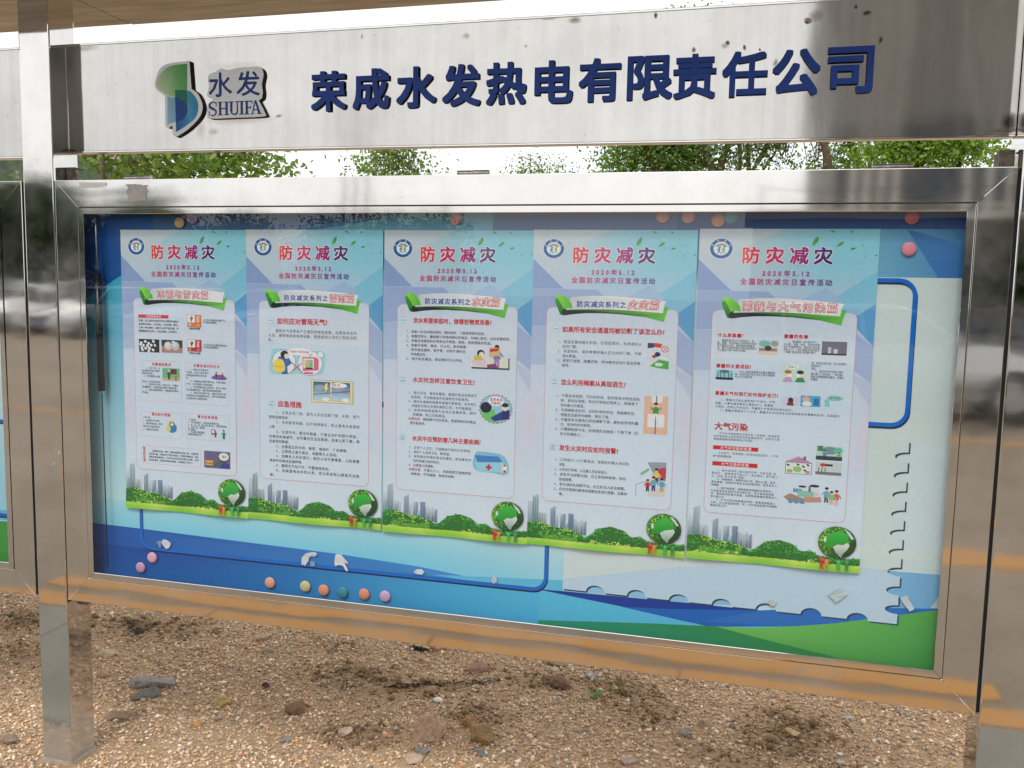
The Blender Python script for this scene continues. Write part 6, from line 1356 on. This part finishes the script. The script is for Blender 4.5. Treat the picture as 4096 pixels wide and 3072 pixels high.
for k, x in enumerate((-18.13, -17.5, -16.82)):
    t_ = empty('flagpole', (x, -40, GP)); bm = bmesh.new(); add_tube(bm, [(x, -40, GP), (x, -40, 11)], [.09, .06], 10); sub(bm_obj('mast', bm, simple('pole_grey', (.12, .13, .14), .5, .3), None, smooth=True), t_)
    bm = bmesh.new(); bmesh.ops.create_uvsphere(bm, u_segments=10, v_segments=8, radius=.09); o = bm_obj('finial', bm, M_HINGE, None, (x, -40, 11.07), True); sub(o, t_)
    tag(t_, ['leftmost', 'middle', 'rightmost'][k]+' of three thin poles mirrored as dark lines in the top rail', 'flagpole', 'thin poles behind the viewer')
def building():
    t_ = empty('office_building', (15, -24, GP)); tag(t_, 'long grey building with pale pilasters mirrored in the right part of the sign', 'building')
    wall = simple('grey_render', lin((146, 144, 142)), .85, 0, .06, .6); pale = simple('pale_pilaster', lin((214, 210, 202)), .8, 0, .05, 1); gl = simple('window_glass', (.03, .04, .05), .08)
    sub(box('wall', 3.95, 40, -30, -20, GP, 13.5, wall, None), t_)
    sub(box('parapet', 3.8, 40.1, -30.1, -19.85, 13.5, 14.1, pale, None), t_)
    for x in (4.35, 4.65, 4.95, 5.25, 6.7, 7.15, 7.6, 8.05, 8.5, 9.1, 9.5, 10.2, 10.9, 11.6, 12.3, 13, 13.8, 14.6, 15.5, 16.5, 19, 22, 25, 28, 31, 34, 37):
        sub(box('pilaster', x-.06 if x != 9.1 else x-.15, x+.06 if x != 9.1 else x+.15, -20, -19.82, GP, 13.5, pale, None), t_)
    sub(box('glazed_front', 3.97, 30, -20.0, -19.93, 2.7, 5.0, gl, None), t_)
    for fl in (0, 2, 3):
        for x in (17.1, 20, 23, 26, 29, 32, 35):
            f = sub(box('window', x, x+1.6, -20, -19.95, GP+1+fl*3.3, GP+2.9+fl*3.3, pale, None), t_)
            q = box('pane', x+.08, x+1.52, -19.95, -19.94, GP+1.08+fl*3.3, GP+2.82+fl*3.3, gl, None); q.parent = f
    t2 = empty('entrance_block', (6, -18, GP)); tag(t2, 'low flat roofed entrance block with roof railings, mirrored along the top right of the glass', 'building')
    sub(box('wall', 2.1, 12, -19.6, -17.6, GP, 2.62, wall, None), t2); sub(box('roof_slab', 1.9, 12.2, -19.8, -17.3, 2.62, 2.80, pale, None), t2)
    for k in range(9): sub(box('railing_post', 2.2+k*1.2, 2.23+k*1.2, -17.45, -17.42, 2.80, 3.25, M_GAP, None), t2)
    sub(box('railing_bar', 2.2, 11.9, -17.45, -17.42, 3.25, 3.28, M_GAP, None), t2)
    for x in (3, 5, 7.5, 10): sub(box('window', x, x+1.4, -17.6, -17.55, GP+1, GP+2.4, gl, None), t2)
building()

# ------------------------------------------------------------------ lift everything so that the ground is z = 0, tidy up
bpy.data.objects.remove(_fo); bpy.data.curves.remove(_fc)
for o in list(COL.objects):
    if o.parent is None and o.type in ('MESH', 'EMPTY'): o.location.z += LIFT
bpy.context.view_layer.update()
